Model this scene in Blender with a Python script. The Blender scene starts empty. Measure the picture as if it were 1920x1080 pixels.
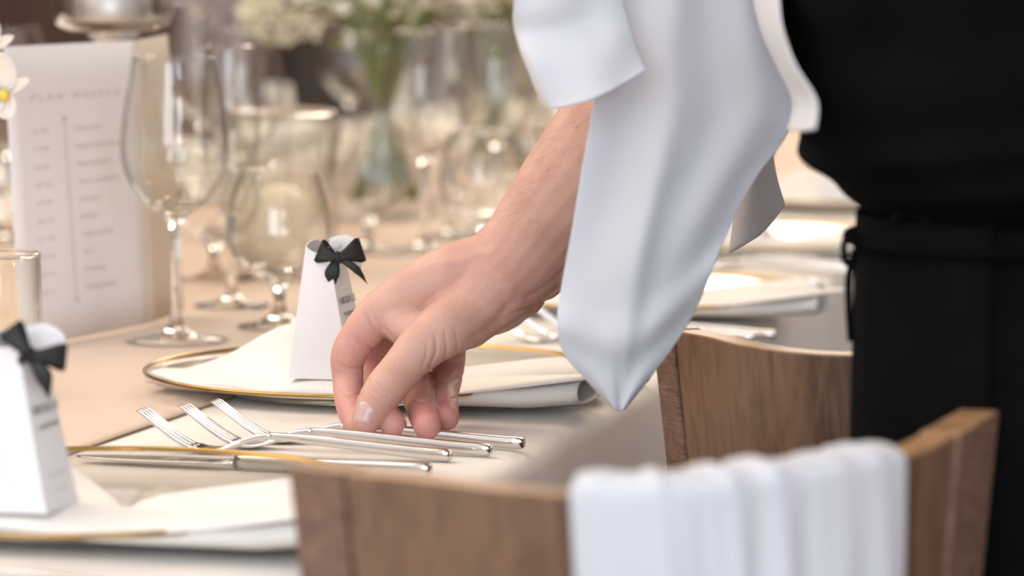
import bpy, bmesh, math, random
import numpy as np
from mathutils import Vector, Matrix, noise
from mathutils.bvhtree import BVHTree
S = bpy.context.scene
COL = S.collection
random.seed(7)
PI = math.pi

# ------------------------------------------------------------------ camera
CAMZ = 1.057
PITCH = math.atan(654.0 / 6850.0)
FPX = 6850.0
cd = bpy.data.cameras.new('camera'); cam = bpy.data.objects.new('camera', cd); COL.objects.link(cam)
cam.location = (0, 0, CAMZ); cam.rotation_euler = (PI / 2 - PITCH, 0, 0)
cd.sensor_width = 36.0; cd.lens = FPX / 1920 * 36.0; cd.clip_start = 0.05; cd.clip_end = 60
cd.dof.use_dof = True; cd.dof.focus_distance = 2.26; cd.dof.aperture_fstop = 6.3; cd.dof.aperture_blades = 0
S.camera = cam
S.cycles.transparent_max_bounces = 40; S.cycles.max_bounces = 14; S.cycles.transmission_bounces = 12

# ------------------------------------------------------------------ world and lights
S.view_settings.view_transform = 'Standard'
try: S.view_settings.look = 'None'
except Exception: pass
S.view_settings.exposure = 0.0; S.view_settings.gamma = 1.0; S.view_settings.use_curve_mapping = False
w = bpy.data.worlds.new('world'); S.world = w; w.use_nodes = True
w.node_tree.nodes['Background'].inputs[0].default_value = (0.92, 0.93, 1.0, 1)
w.node_tree.nodes['Background'].inputs[1].default_value = 1.0

def area(name, loc, target, sx, sy, power, color):
    l = bpy.data.lights.new(name, 'AREA'); l.shape = 'RECTANGLE'; l.size = sx; l.size_y = sy
    l.energy = power; l.color = color
    o = bpy.data.objects.new(name, l); COL.objects.link(o); o.location = loc
    o.rotation_euler = (Vector(target) - Vector(loc)).to_track_quat('-Z', 'Y').to_euler()
    return o
area('window_light', (-1.0, -2.9, 2.0), (0.1, 2.2, 0.85), 2.2, 2.0, 84, (0.83, 0.91, 1.0))
area('side_window_light', (1.7, -3.3, 2.1), (-0.2, 2.3, 0.8), 1.8, 2.0, 72, (0.90, 0.94, 1.0))
area('ceiling_warm_light', (-1.3, 2.7, 2.9), (-0.1, 2.1, 0.75), 3.2, 3.0, 106, (1.0, 0.86, 0.71))
area('hall_back_light', (0.8, 6.6, 2.9), (-0.3, 5.2, 0.8), 2.5, 1.8, 125, (1.0, 0.86, 0.72))
def sparkle_point(i, loc, power):
    l = bpy.data.lights.new('sparkle_light', 'POINT'); l.energy = power; l.color = (1.0, 0.80, 0.55); l.shadow_soft_size = 0.028  # unseen point lights added for small glints in the glassware
    o = bpy.data.objects.new('sparkle_light', l); COL.objects.link(o); o.location = loc
for i, (x, y, z) in enumerate([(-0.4, 1.6, 2.7), (0.3, 2.6, 2.6), (-2.0, 1.2, 2.2), (1.6, 1.8, 2.3), (-0.2, -0.6, 2.6), (-1.6, 2.0, 2.3), (-0.9, 3.4, 2.4), (0.6, 4.4, 2.3), (1.4, 3.0, 2.5), (-1.4, 5.2, 2.4), (1.0, 1.0, 2.6), (-0.6, 0.6, 2.5)]):
    sparkle_point(i, (x, y, z), 3.0)

# ------------------------------------------------------------------ helpers
def P(x, y, d):
    """world point seen at pixel (x, y) of the 1920x1080 frame, at distance d along world Y"""
    u = (x - 960) / FPX; wv = (540 - y) / FPX
    Y = math.cos(PITCH) + wv * math.sin(PITCH); Z = -math.sin(PITCH) + wv * math.cos(PITCH)
    return Vector((u * d / Y, d, CAMZ + Z * d / Y))
def PZ(x, y, z):
    u = (x - 960) / FPX; wv = (540 - y) / FPX
    Y = math.cos(PITCH) + wv * math.sin(PITCH); Z = -math.sin(PITCH) + wv * math.cos(PITCH)
    k = (z - CAMZ) / Z
    return Vector((u * k, Y * k, z))
def to_px(p):
    """numpy (N,3) -> pixels"""
    y = p[:, 1]; z = p[:, 2] - CAMZ
    f = y * math.cos(PITCH) - z * math.sin(PITCH); up = y * math.sin(PITCH) + z * math.cos(PITCH)
    return np.stack([960 + FPX * p[:, 0] / f, 540 - FPX * up / f], 1)
TZ = 0.75                                   # table top
NV = Vector((0.970, -0.242, 0)); VV = Vector((0.242, 0.970, 0))   # towards the diner / along the table
E0 = Vector((0.103, 2.537, TZ))             # a point of the table's right edge
ANG = math.atan2(NV.y, NV.x)
def T(n, v, z=0): return E0 + NV * n + VV * v + Vector((0, 0, z))

def mesh_obj(name, verts, faces, mat=None, parent=None, smooth=True, mats=None, midx=None):
    me = bpy.data.meshes.new(name); me.from_pydata([tuple(v) for v in verts], [], faces); me.update()
    bm = bmesh.new(); bm.from_mesh(me); bmesh.ops.recalc_face_normals(bm, faces=bm.faces); bm.to_mesh(me); bm.free()
    for m in (mats or [mat]): me.materials.append(m)
    if midx:
        for p_, i_ in zip(me.polygons, midx): p_.material_index = i_
    if smooth:
        for p_ in me.polygons: p_.use_smooth = True
    o = bpy.data.objects.new(name, me); COL.objects.link(o)
    if parent: o.parent = parent
    return o
def tag(o, label=None, cat=None, group=None, kind=None):
    if label: o['label'] = label
    if cat: o['category'] = cat
    if group: o['group'] = group
    if kind: o['kind'] = kind
    return o
def thing(name, label, cat, loc=(0, 0, 0), rz=0, group=None):
    o = bpy.data.objects.new(name, None); COL.objects.link(o); o.empty_display_size = 0.02
    o.location = loc; o.rotation_euler = (0, 0, rz)
    return tag(o, label, cat, group)
def copy_tree(o, parent=None):
    c = o.copy(); COL.objects.link(c); c.parent = parent
    for ch in list(o.children): copy_tree(ch, c)
    return c
def bevel(o, wdt, seg=2):
    m = o.modifiers.new('bevel', 'BEVEL'); m.width = wdt; m.segments = seg; m.limit_method = 'ANGLE'; return o
def solid(o, t, off=0.0):
    m = o.modifiers.new('solidify', 'SOLIDIFY'); m.thickness = t; m.offset = off; return o
def subsurf(o, n=1):
    m = o.modifiers.new('subsurf', 'SUBSURF'); m.levels = n; m.render_levels = n; return o

class MB:
    def __init__(s): s.v = []; s.f = []
    def add(s, v, f):
        k = len(s.v); s.v += [tuple(a) for a in v]; s.f += [tuple(i + k for i in q) for q in f]; return s
    def box(s, x0, x1, y0, y1, z0, z1, M=None):
        v = [Vector((x, y, z)) for z in (z0, z1) for y in (y0, y1) for x in (x0, x1)]
        if M: v = [M @ a for a in v]
        return s.add(v, [(0, 2, 3, 1), (4, 5, 7, 6), (0, 1, 5, 4), (2, 6, 7, 3), (0, 4, 6, 2), (1, 3, 7, 5)])
    def lathe(s, prof, n=40, c=(0, 0, 0), closed=False):
        v = []; f = []
        for r, z in prof:
            for i in range(n):
                a = 2 * PI * i / n; v.append((c[0] + r * math.cos(a), c[1] + r * math.sin(a), c[2] + z))
        m = len(prof)
        for j in range(m if closed else m - 1):
            for i in range(n):
                a = j * n + i; b = j * n + (i + 1) % n; c2 = ((j + 1) % m) * n
                f.append((a, b, c2 + (i + 1) % n, c2 + i))
        return s.add(v, f)
    def grid(s, fn, nu, nv, cu=False):
        v = [fn(i / nu, j / nv) for j in range(nv + 1) for i in range(nu + 1)]
        f = [(j * (nu + 1) + i, j * (nu + 1) + i + 1, (j + 1) * (nu + 1) + i + 1, (j + 1) * (nu + 1) + i) for j in range(nv) for i in range(nu)]
        return s.add(v, f)
    def tube(s, pts, r, n=8, caps=True):
        pts = [Vector(p) for p in pts]; rr = r if isinstance(r, (list, tuple)) else [r] * len(pts)
        v = []; f = []; up = None
        for k, p in enumerate(pts):
            t = (pts[min(k + 1, len(pts) - 1)] - pts[max(k - 1, 0)]).normalized()
            if up is None: up = t.orthogonal().normalized()
            up = (up - t * up.dot(t)).normalized(); b = t.cross(up)
            for i in range(n):
                a = 2 * PI * i / n; v.append(p + (up * math.cos(a) + b * math.sin(a)) * rr[k])
        for k in range(len(pts) - 1):
            for i in range(n): f.append((k * n + i, k * n + (i + 1) % n, (k + 1) * n + (i + 1) % n, (k + 1) * n + i))
        if caps: f.append(tuple(range(n))[::-1]); f.append(tuple((len(pts) - 1) * n + i for i in range(n)))
        return s.add(v, f)
    def ellipsoid(s, c, rx, ry, rz, nu=16, nv=10, M=None):
        v = []; f = []
        for j in range(nv + 1):
            th = PI * j / nv
            for i in range(nu):
                a = 2 * PI * i / nu
                q = Vector((rx * math.sin(th) * math.cos(a), ry * math.sin(th) * math.sin(a), rz * math.cos(th)))
                if M: q = M @ q
                v.append(Vector(c) + q)
        for j in range(nv):
            for i in range(nu): f.append((j * nu + i, j * nu + (i + 1) % nu, (j + 1) * nu + (i + 1) % nu, (j + 1) * nu + i))
        return s.add(v, f)
    def build(s, name, mat, parent=None, smooth=True): return mesh_obj(name, s.v, s.f, mat, parent, smooth)

def interp(pts, t):
    """smooth (Catmull-Rom) interpolation along a list of tuples, t in 0..1 by index"""
    n = len(pts) - 1; x = max(0.0, min(1.0, t)) * n; i = min(int(x), n - 1); f = x - i
    a = [np.array(pts[max(0, min(n, j))], float) for j in (i - 1, i, i + 1, i + 2)]
    return 0.5 * ((2 * a[1]) + (-a[0] + a[2]) * f + (2 * a[0] - 5 * a[1] + 4 * a[2] - a[3]) * f * f + (-a[0] + 3 * a[1] - 3 * a[2] + a[3]) * f ** 3)
def lin(pts, t):
    n = len(pts) - 1; x = max(0.0, min(1.0, t)) * n; i = min(int(x), n - 1); f = x - i
    return np.array(pts[i], float) * (1 - f) + np.array(pts[i + 1], float) * f

# ------------------------------------------------------------------ materials
def mat(name, color=(0.8, 0.8, 0.8), rough=0.5, metal=0.0, **kw):
    m = bpy.data.materials.new(name); m.use_nodes = True
    b = m.node_tree.nodes['Principled BSDF']
    b.inputs['Base Color'].default_value = (*color, 1); b.inputs['Roughness'].default_value = rough; b.inputs['Metallic'].default_value = metal
    for k, v in kw.items(): b.inputs[k.replace('_', ' ')].default_value = v
    return m
def nd(m, t, **kw):
    n = m.node_tree.nodes.new(t)
    for k, v in kw.items():
        if hasattr(n, k): setattr(n, k, v)
        else: n.inputs[k].default_value = v
    return n
def lk(m, a, b): m.node_tree.links.new(a, b)
def ramp(m, src, stops):
    r = nd(m, 'ShaderNodeValToRGB'); e = r.color_ramp.elements
    while len(e) < len(stops): e.new(0.5)
    for q, (p, c) in zip(e, stops): q.position = p; q.color = (*c, 1)
    lk(m, src, r.inputs[0]); return r
def noisecol(m, scale, stops, detail=4, stretch=(1, 1, 1), dist=0.0, bump=0.0, bscale=None, coord='Object'):
    tc = nd(m, 'ShaderNodeTexCoord'); mp = nd(m, 'ShaderNodeMapping'); mp.inputs['Scale'].default_value = stretch
    lk(m, tc.outputs[coord], mp.inputs[0])
    n = nd(m, 'ShaderNodeTexNoise'); n.inputs['Scale'].default_value = scale; n.inputs['Detail'].default_value = detail; n.inputs['Distortion'].default_value = dist
    lk(m, mp.outputs[0], n.inputs['Vector']); r = ramp(m, n.outputs['Fac'], stops)
    b = m.node_tree.nodes['Principled BSDF']; lk(m, r.outputs[0], b.inputs['Base Color'])
    if bump:
        n2 = nd(m, 'ShaderNodeTexNoise'); n2.inputs['Scale'].default_value = bscale or scale; n2.inputs['Detail'].default_value = 3
        lk(m, mp.outputs[0], n2.inputs['Vector'])
        bp = nd(m, 'ShaderNodeBump'); bp.inputs['Strength'].default_value = bump; bp.inputs['Distance'].default_value = 0.001
        lk(m, n2.outputs['Fac'], bp.inputs['Height']); lk(m, bp.outputs[0], b.inputs['Normal'])
    return m
M_tablecloth = noisecol(mat('white_tablecloth', rough=0.75, Sheen_Weight=0.15), 3, [(0.3, (0.75, 0.715, 0.67)), (0.7, (0.78, 0.745, 0.70))], bump=0.15, bscale=900)
M_runner = noisecol(mat('blush_runner', rough=0.6, Sheen_Weight=0.3), 6, [(0.3, (0.56, 0.40, 0.28)), (0.7, (0.63, 0.46, 0.33))], bump=0.2, bscale=700)
M_napkin = noisecol(mat('white_napkin', rough=0.8, Sheen_Weight=0.1), 5, [(0.3, (0.74, 0.72, 0.69)), (0.7, (0.77, 0.75, 0.715))], bump=0.1, bscale=900)
M_cloth = noisecol(mat('white_service_cloth', rough=0.7, Sheen_Weight=0.1), 4, [(0.3, (0.58, 0.59, 0.63)), (0.7, (0.62, 0.63, 0.67))], bump=0.15, bscale=1100)
M_paper = noisecol(mat('white_paper', rough=0.65), 8, [(0.3, (0.72, 0.71, 0.72)), (0.7, (0.74, 0.73, 0.74))])
M_card = mat('white_card', (0.88, 0.86, 0.865), 0.6)
M_paper_back = mat('shaded_card_paper', (0.72, 0.62, 0.50), 0.7)  # the back panel's beige shade is put into the colour
M_ink = mat('grey_ink', (0.60, 0.57, 0.565), 0.8)
M_ink2 = mat('dark_ink', (0.16, 0.15, 0.15), 0.8)
M_ribbon = noisecol(mat('black_satin_ribbon', rough=0.5, Specular_IOR_Level=0.35), 900, [(0.4, (0.008, 0.008, 0.009)), (0.6, (0.014, 0.014, 0.015))], stretch=(1, 1, 6))
M_silver = mat('polished_steel', (0.70, 0.68, 0.66), 0.12, 1.0)
M_gold = mat('gold_rim', (0.36, 0.225, 0.075), 0.2, 1.0)
M_wax = mat('ivory_wax', (0.85, 0.78, 0.62), 0.5, Subsurface_Weight=0.4)
M_tin = mat('brushed_tin', (0.55, 0.53, 0.52), 0.45, 0.9)
M_black = noisecol(mat('black_cotton', rough=0.9, Specular_IOR_Level=0.04), 30, [(0.3, (0.0024, 0.0025, 0.0029)), (0.7, (0.0036, 0.0037, 0.0042))], bump=0.3, bscale=600)
M_black2 = noisecol(mat('black_apron_cotton', rough=0.9, Specular_IOR_Level=0.04), 30, [(0.3, (0.0032, 0.0032, 0.0036)), (0.7, (0.0048, 0.0048, 0.0053))], bump=0.3, bscale=600)
M_shoe = mat('black_leather', (0.01, 0.01, 0.01), 0.35)
M_hair = mat('brown_hair', (0.06, 0.035, 0.02), 0.5)
M_armhair = mat('arm_hair', (0.11, 0.06, 0.035), 0.6)
M_white_flower = mat('white_petal', (0.82, 0.78, 0.70), 0.6, Subsurface_Weight=0.2)
M_orchid = mat('orchid_petal', (0.84, 0.78, 0.72), 0.5, Subsurface_Weight=0.2)
M_yellow = mat('yellow_lip', (0.75, 0.6, 0.1), 0.5)
M_gyp = noisecol(mat('gypsophila_blossom', rough=0.7), 9, [(0.35, (0.62, 0.60, 0.44)), (0.65, (0.80, 0.77, 0.66))])
M_leaf = noisecol(mat('leaf_green', rough=0.5), 20, [(0.3, (0.075, 0.085, 0.035)), (0.7, (0.17, 0.17, 0.075))])
M_stem = mat('stem_green', (0.13, 0.19, 0.045), 0.5)
M_pin = mat('tan_seam', (0.30, 0.2, 0.12), 0.7)

def glass_thin(name, tint=(0.98, 0.98, 0.97), rough=0.0, ior=1.45, edge=.62):
    m = bpy.data.materials.new(name); m.use_nodes = True; nt = m.node_tree
    for n in list(nt.nodes): nt.nodes.remove(n)
    out = nd(m, 'ShaderNodeOutputMaterial'); tr = nd(m, 'ShaderNodeBsdfTransparent'); gl = nd(m, 'ShaderNodeBsdfGlossy')
    tr.inputs[0].default_value = (*tint, 1); gl.inputs['Roughness'].default_value = rough; gl.inputs[0].default_value = (1, 1, 1, 1)
    fr = nd(m, 'ShaderNodeFresnel'); ge = nd(m, 'ShaderNodeNewGeometry'); mi_ = nd(m, 'ShaderNodeMapRange')
    mi_.inputs['To Min'].default_value = ior; mi_.inputs['To Max'].default_value = 1.0 / ior
    lk(m, ge.outputs['Backfacing'], mi_.inputs['Value']); lk(m, mi_.outputs[0], fr.inputs[0]); mx = nd(m, 'ShaderNodeMixShader')
    lw = nd(m, 'ShaderNodeLayerWeight'); lw.inputs[0].default_value = 0.35; rp = ramp(m, lw.outputs['Facing'], [(0.35, tint), (0.95, tuple(c * edge for c in tint))]); lk(m, rp.outputs[0], tr.inputs[0])
    lk(m, fr.outputs[0], mx.inputs[0]); lk(m, tr.outputs[0], mx.inputs[1]); lk(m, gl.outputs[0], mx.inputs[2]); lk(m, mx.outputs[0], out.inputs[0])
    return m
M_thin = glass_thin('clear_glass_wall', (0.975, 0.975, 0.965), 0.01)
M_plate = glass_thin('clear_glass_plate', (0.97, 0.965, 0.95), 0.02, 1.5, .95)
M_glass = mat('clear_glass_solid', (1, 1, 1), 0.0, 0.0, Transmission_Weight=1.0, IOR=1.47)

def wood(name, dark, light, scale=9, rough=0.42, rings=True):
    m = mat(name, dark, rough); b = m.node_tree.nodes['Principled BSDF']
    tc = nd(m, 'ShaderNodeTexCoord'); mp = nd(m, 'ShaderNodeMapping'); mp.inputs['Scale'].default_value = (1.0, 1.0, 0.32)
    lk(m, tc.outputs['Object'], mp.inputs[0])
    n = nd(m, 'ShaderNodeTexNoise'); n.inputs['Scale'].default_value = scale; n.inputs['Detail'].default_value = 2; n.inputs['Distortion'].default_value = 0.6
    lk(m, mp.outputs[0], n.inputs['Vector'])
    mm = nd(m, 'ShaderNodeMath'); mm.operation = 'MULTIPLY'; mm.inputs[1].default_value = 14; lk(m, n.outputs['Fac'], mm.inputs[0])
    sn = nd(m, 'ShaderNodeMath'); sn.operation = 'SINE'; lk(m, mm.outputs[0], sn.inputs[0])
    n2 = nd(m, 'ShaderNodeTexNoise'); n2.inputs['Scale'].default_value = 260; n2.inputs['Detail'].default_value = 3
    mp2 = nd(m, 'ShaderNodeMapping'); mp2.inputs['Scale'].default_value = (1, 1, 0.12); lk(m, tc.outputs['Object'], mp2.inputs[0]); lk(m, mp2.outputs[0], n2.inputs['Vector'])
    ad = nd(m, 'ShaderNodeMath'); ad.operation = 'MULTIPLY_ADD'; ad.inputs[1].default_value = 0.16; lk(m, sn.outputs[0], ad.inputs[0]); lk(m, n2.outputs['Fac'], ad.inputs[2])
    r = ramp(m, ad.outputs[0], [(0.3, dark), (0.72, light)]); lk(m, r.outputs[0], b.inputs['Base Color'])
    bp = nd(m, 'ShaderNodeBump'); bp.inputs['Strength'].default_value = 0.25; bp.inputs['Distance'].default_value = 0.0006
    lk(m, n2.outputs['Fac'], bp.inputs['Height']); lk(m, bp.outputs[0], b.inputs['Normal'])
    return m
M_wood = wood('walnut_veneer', (0.092, 0.046, 0.026), (0.20, 0.110, 0.064))
M_wood_edge = wood('walnut_edge', (0.30, 0.165, 0.075), (0.48, 0.28, 0.14), 30, 0.35)

# crosshatched stile veneer
M_stile = mat('crosshatched_veneer', (0.15, 0.09, 0.06), 0.5)
def _stile(m):
    b = m.node_tree.nodes['Principled BSDF']; tc = nd(m, 'ShaderNodeTexCoord')
    a = []
    for sc in ((900, 900, 60), (60, 60, 900)):
        mp = nd(m, 'ShaderNodeMapping'); mp.inputs['Scale'].default_value = sc; lk(m, tc.outputs['Object'], mp.inputs[0])
        n = nd(m, 'ShaderNodeTexNoise'); n.inputs['Scale'].default_value = 1.0; lk(m, mp.outputs[0], n.inputs['Vector']); a.append(n)
    ad = nd(m, 'ShaderNodeMath'); ad.operation = 'ADD'; lk(m, a[0].outputs['Fac'], ad.inputs[0]); lk(m, a[1].outputs['Fac'], ad.inputs[1])
    ml = nd(m, 'ShaderNodeMath'); ml.operation = 'MULTIPLY'; ml.inputs[1].default_value = 0.5; lk(m, ad.outputs[0], ml.inputs[0])
    r = ramp(m, ml.outputs[0], [(0.38, (0.10, 0.05, 0.032)), (0.62, (0.26, 0.15, 0.105))]); lk(m, r.outputs[0], b.inputs['Base Color'])
_stile(M_stile)

def skin_mat():
    m = mat('skin', (0.6, 0.4, 0.3), 0.56, 0.0, Subsurface_Weight=0.12, Specular_IOR_Level=0.35)
    b = m.node_tree.nodes['Principled BSDF']; b.inputs['Subsurface Radius'].default_value = (0.010, 0.004, 0.002); b.inputs['Subsurface Scale'].default_value = 0.35
    tc = nd(m, 'ShaderNodeTexCoord')
    n = nd(m, 'ShaderNodeTexNoise'); n.inputs['Scale'].default_value = 38; n.inputs['Detail'].default_value = 5; lk(m, tc.outputs['Object'], n.inputs['Vector'])
    r = ramp(m, n.outputs['Fac'], [(0.3, (0.52, 0.295, 0.232)), (0.7, (0.62, 0.385, 0.312))])
    at = nd(m, 'ShaderNodeAttribute'); at.attribute_name = 'redness'
    mx = nd(m, 'ShaderNodeMix'); mx.data_type = 'RGBA'; mx.inputs[7].default_value = (0.55, 0.20, 0.20, 1)
    lk(m, at.outputs['Fac'], mx.inputs[0]); lk(m, r.outputs[0], mx.inputs[6]); lk(m, mx.outputs[2], b.inputs['Base Color'])
    n2 = nd(m, 'ShaderNodeTexVoronoi'); n2.inputs['Scale'].default_value = 750; lk(m, tc.outputs['Object'], n2.inputs['Vector'])
    n3 = nd(m, 'ShaderNodeTexNoise'); n3.inputs['Scale'].default_value = 240; n3.inputs['Detail'].default_value = 4; lk(m, tc.outputs['Object'], n3.inputs['Vector'])
    ad = nd(m, 'ShaderNodeMath'); ad.operation = 'ADD'; lk(m, n2.outputs['Distance'], ad.inputs[0]); lk(m, n3.outputs['Fac'], ad.inputs[1])
    bp = nd(m, 'ShaderNodeBump'); bp.inputs['Strength'].default_value = 0.3; bp.inputs['Distance'].default_value = 0.0005
    lk(m, ad.outputs[0], bp.inputs['Height']); lk(m, bp.outputs[0], b.inputs['Normal'])
    return m
M_skin = skin_mat()
M_nail = mat('nail', (0.60, 0.385, 0.35), 0.25, Subsurface_Weight=0.1)

# ------------------------------------------------------------------ the room
M_floor = noisecol(mat('brown_parquet', rough=0.5), 4, [(0.3, (0.10, 0.06, 0.04)), (0.7, (0.17, 0.11, 0.075))], stretch=(1, 8, 1))
M_wallb = noisecol(mat('brown_panel', rough=0.6), 3, [(0.3, (0.115, 0.055, 0.036)), (0.7, (0.15, 0.078, 0.052))], stretch=(4, 1, 0.5))
M_wallc = noisecol(mat('cream_plaster', rough=0.8), 3, [(0.3, (0.66, 0.56, 0.43)), (0.7, (0.72, 0.62, 0.49))])
M_ceil = mat('ceiling_paint', (0.36, 0.27, 0.20), 0.9)
def structure(o): o['kind'] = 'structure'; return o
structure(MB().box(-5, 5, -4.2, 9.2, -0.06, 0).build('floor', M_floor, smooth=False))
structure(MB().box(-5, 5, 1.2, 9.2, 3.3, 3.4).build('ceiling', M_ceil, smooth=False))
structure(MB().box(-5, -0.02, 9, 9.2, 0, 3.3).build('wall_back', M_wallb, smooth=False))
structure(MB().box(-0.02, 5, 9, 9.2, 0, 3.3).build('wall_back_right', M_wallc, smooth=False))
structure(MB().box(-5.2, -5, 1.2, 9.2, 0, 3.3).build('wall_left', M_wallb, smooth=False))
structure(MB().box(5, 5.2, 1.2, 9.2, 0, 3.3).build('wall_right', M_wallc, smooth=False))
M_curtain = mat('lavender_curtain', (0.50, 0.44, 0.48), 0.8)
M_curtain2 = mat('cream_curtain', (0.80, 0.71, 0.58), 0.8)
M_doorleaf = mat('olive_door', (0.075, 0.058, 0.040), 0.5)
def curtain(x0, x1, y, m, label, n=6, amp=0.03):
    k = max(12, int((x1 - x0) * 60))
    g = MB().grid(lambda u, v: (x0 + (x1 - x0) * u, y + amp * math.sin(2 * PI * n * u) * (0.6 + 0.4 * v), 0.04 + 2.9 * v), k * 2, 6)
    o = solid(g.build('curtain', m), 0.006); tag(o, label, 'curtain')
    r = MB().tube([(x0 - 0.05, y, 2.98), (x1 + 0.05, y, 2.98)], 0.012).build('curtain_rod', M_doorleaf, o)
    return o
curtain(-0.70, -0.555, 7.6, M_curtain, 'narrow lavender curtain hanging against the brown wall at back left', 3)
curtain(0.06, 2.6, 8.6, M_curtain2, 'wide cream curtain on the back wall behind the waiter', 16, 0.05)
dr = structure(MB().box(-0.52, -0.36, 8.93, 9.0, 0, 2.1).build('door_1', M_doorleaf, smooth=False))
for px_ in (-0.54, -0.36): MB().box(px_, px_ + 0.02, 8.9, 9.0, 0, 2.12).build('door_frame', M_doorleaf, dr, False)
MB().tube([(-0.39, 8.92, 1.0), (-0.39, 8.87, 1.0), (-0.43, 8.87, 1.0)], 0.008).build('door_handle', M_tin, dr)

# ------------------------------------------------------------------ table, cloth, runner
TW = 1.25; V0, V1 = -1.62, 4.3
tb = thing('banquet_table', 'long wooden banquet table standing beneath the white tablecloth', 'table', T(-TW / 2, 0, -TZ), ANG)
MB().box(-TW / 2 + .03, TW / 2 - .03, V0 + .03, V1 - .03, TZ - .034, TZ - .006).build('tabletop', M_wood, tb, False)
for sx in (-1, 1):
    for yy in (V0 + .25, (V0 + V1) / 2, V1 - .25):
        MB().box(sx * (TW / 2 - .18) - .03, sx * (TW / 2 - .18) + .03, yy - .03, yy + .03, 0, TZ - .034).build('leg', M_wood, tb, False)
def cloth_table():
    prof = [(-TW - .012, -0.30), (-TW - .010, -0.15), (-TW - .006, -.03), (-TW, -.006), (-TW + .006, -.001), (-TW + .02, 0)]
    prof += [(-TW + .02 + (TW - .06) * k / 26.0, 0) for k in range(1, 26)]
    prof += [(-.040, 0), (-.022, 0), (-.014, -.0004), (-.007, -.0020), (-.0015, -.0060), (.0015, -.013), (.004, -.03), (.009, -.06), (.010, -.10), (.012, -.15), (.013, -.20), (.013, -.25), (.013, -.30)]
    nv = 420
    v = []; f = []
    for j in range(nv + 1):
        vv = V0 + (V1 - V0) * j / nv
        for (n_, z_) in prof:
            dn = 0.0
            if z_ < -.012:
                k = min(1, -z_ / .25); dn = k * (0.011 * math.sin(vv * 15 + 1.0) + 0.006 * math.sin(vv * 37 + 2)) * (1 if n_ > -.5 else -1)
            dz = 0
            if z_ == 0:
                dz = 0.0006 * noise.noise(Vector((n_ * 9, vv * 5, 0)))
            v.append(T(n_ + dn, vv, z_ + dz))
    m = len(prof)
    for j in range(nv):
        for i in range(m - 1): f.append((j * m + i, j * m + i + 1, (j + 1) * m + i + 1, (j + 1) * m + i))
    o = mesh_obj('tablecloth', v, f, M_tablecloth); tag(o, 'white tablecloth covering the long table and hanging over its edge', 'tablecloth')
    return o
cloth_table()
def runner():
    def fn(u, v):
        n_ = -.262 - .66 * u; vv = V0 + .1 + (V1 - V0 - .2) * v
        n_ += 0.010 * math.sin(vv * 3 + 1) * (1 - u)
        z = .0012 + max(0, 0.0018 * noise.noise(Vector((n_ * 7, vv * 2.2, 3.3)))) + 0.0012 * math.exp(-((u - .42) / .05) ** 2) * (0.6 + 0.4 * math.sin(vv * 5))
        return T(n_, vv, z)
    o = solid(MB().grid(fn, 40, 200).build('table_runner', M_runner), 0.0012, 1.0)
    tag(o, 'blush satin table runner lying lengthwise down the table', 'table runner')
runner()

# ------------------------------------------------------------------ tableware prototypes
def put(o, c, n=0, v=0, z=0, rz=0):
    """place a thing in the frame of a place setting whose plate centre is c (xy)"""
    p = Vector((c[0], c[1], TZ + z)) + NV * n + VV * v
    o.location = p; o.rotation_euler = (0, 0, ANG + rz); return o
def make_charger():
    t = thing('charger_plate', '', 'plate')
    prof = [(0.0005, .0026), (.095, .0026), (.104, .0036), (.116, .0075), (.132, .0112), (.146, .0133), (.1562, .0148), (.157, .0162), (.1558, .0170), (.145, .0158), (.131, .0136), (.115, .0100), (.103, .0062), (.094, .0050), (.0005, .0050)]
    MB().lathe(prof, 96).build('glass_plate', M_plate, t)
    MB().lathe([(.1556 + .0017 * math.cos(a), .0164 + .0014 * math.sin(a)) for a in [2 * PI * k / 8 for k in range(8)]], 96, closed=True).build('gold_rim', M_gold, t)
    return t
def make_wine_glass(h=.2145, rb=.0413, rr=.0315, zb=.0926, foot=.038, bowlh=None, belly=0.40):
    t = thing('wine_glass', '', 'glass')
    H = h - zb
    rs = [(0.0, .003), (.03, .0125), (.08, .0215), (.16, .030), (.26, .0375), (belly, rb), (.55, rb * .985), (.7, rb * .93), (.85, rb * .845), (1.0, rr)]
    pr = [(float(a[1]), zb + H * float(a[0])) for a in [interp(rs, k / 30) for k in range(31)]]
    inner = [(max(.0004, r - .0009), z + (.0035 if z < zb + .01 else 0)) for r, z in pr][::-1]
    MB().lathe(pr + [(pr[-1][0] - .0003, h + .0004)] + inner, 48).build('bowl', M_thin, t)
    st = [(.0004, .0), (foot, .0), (foot, .0012), (foot * .6, .0030), (.012, .006), (.006, .011), (.0040, .020), (.0036, (zb + .02) / 2), (.0038, zb - .014), (.0062, zb - .004), (.0105, zb + .0022), (.0135, zb + .0048), (.0075, zb + .0052), (.0004, zb + .004)]
    st = [(r, z) for r, z in st]
    MB().lathe(st, 40).build('stem', M_glass, t)
    return t
def make_tumbler(r=.034, h=.094):
    t = thing('tumbler', '', 'glass')
    pr = [(.0004, 0), (r * .94, 0), (r * .98, .003), (r * 1.03, .02), (r * 1.02, h * .6), (r, h), (r - .0008, h + .0006), (r - .0016, h), (r * 1.02 - .0018, h * .6), (r * 1.03 - .002, .02), (r * .95 - .003, .011), (.0004, .010)]
    MB().lathe(pr, 48).build('glass_body', M_thin, t)
    MB().lathe([(r - .0008 + .0012 * math.cos(a), h + .0006 + .0012 * math.sin(a)) for a in [2 * PI * k / 8 for k in range(8)]], 48, closed=True).build('rim', M_glass, t)
    return t
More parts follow.
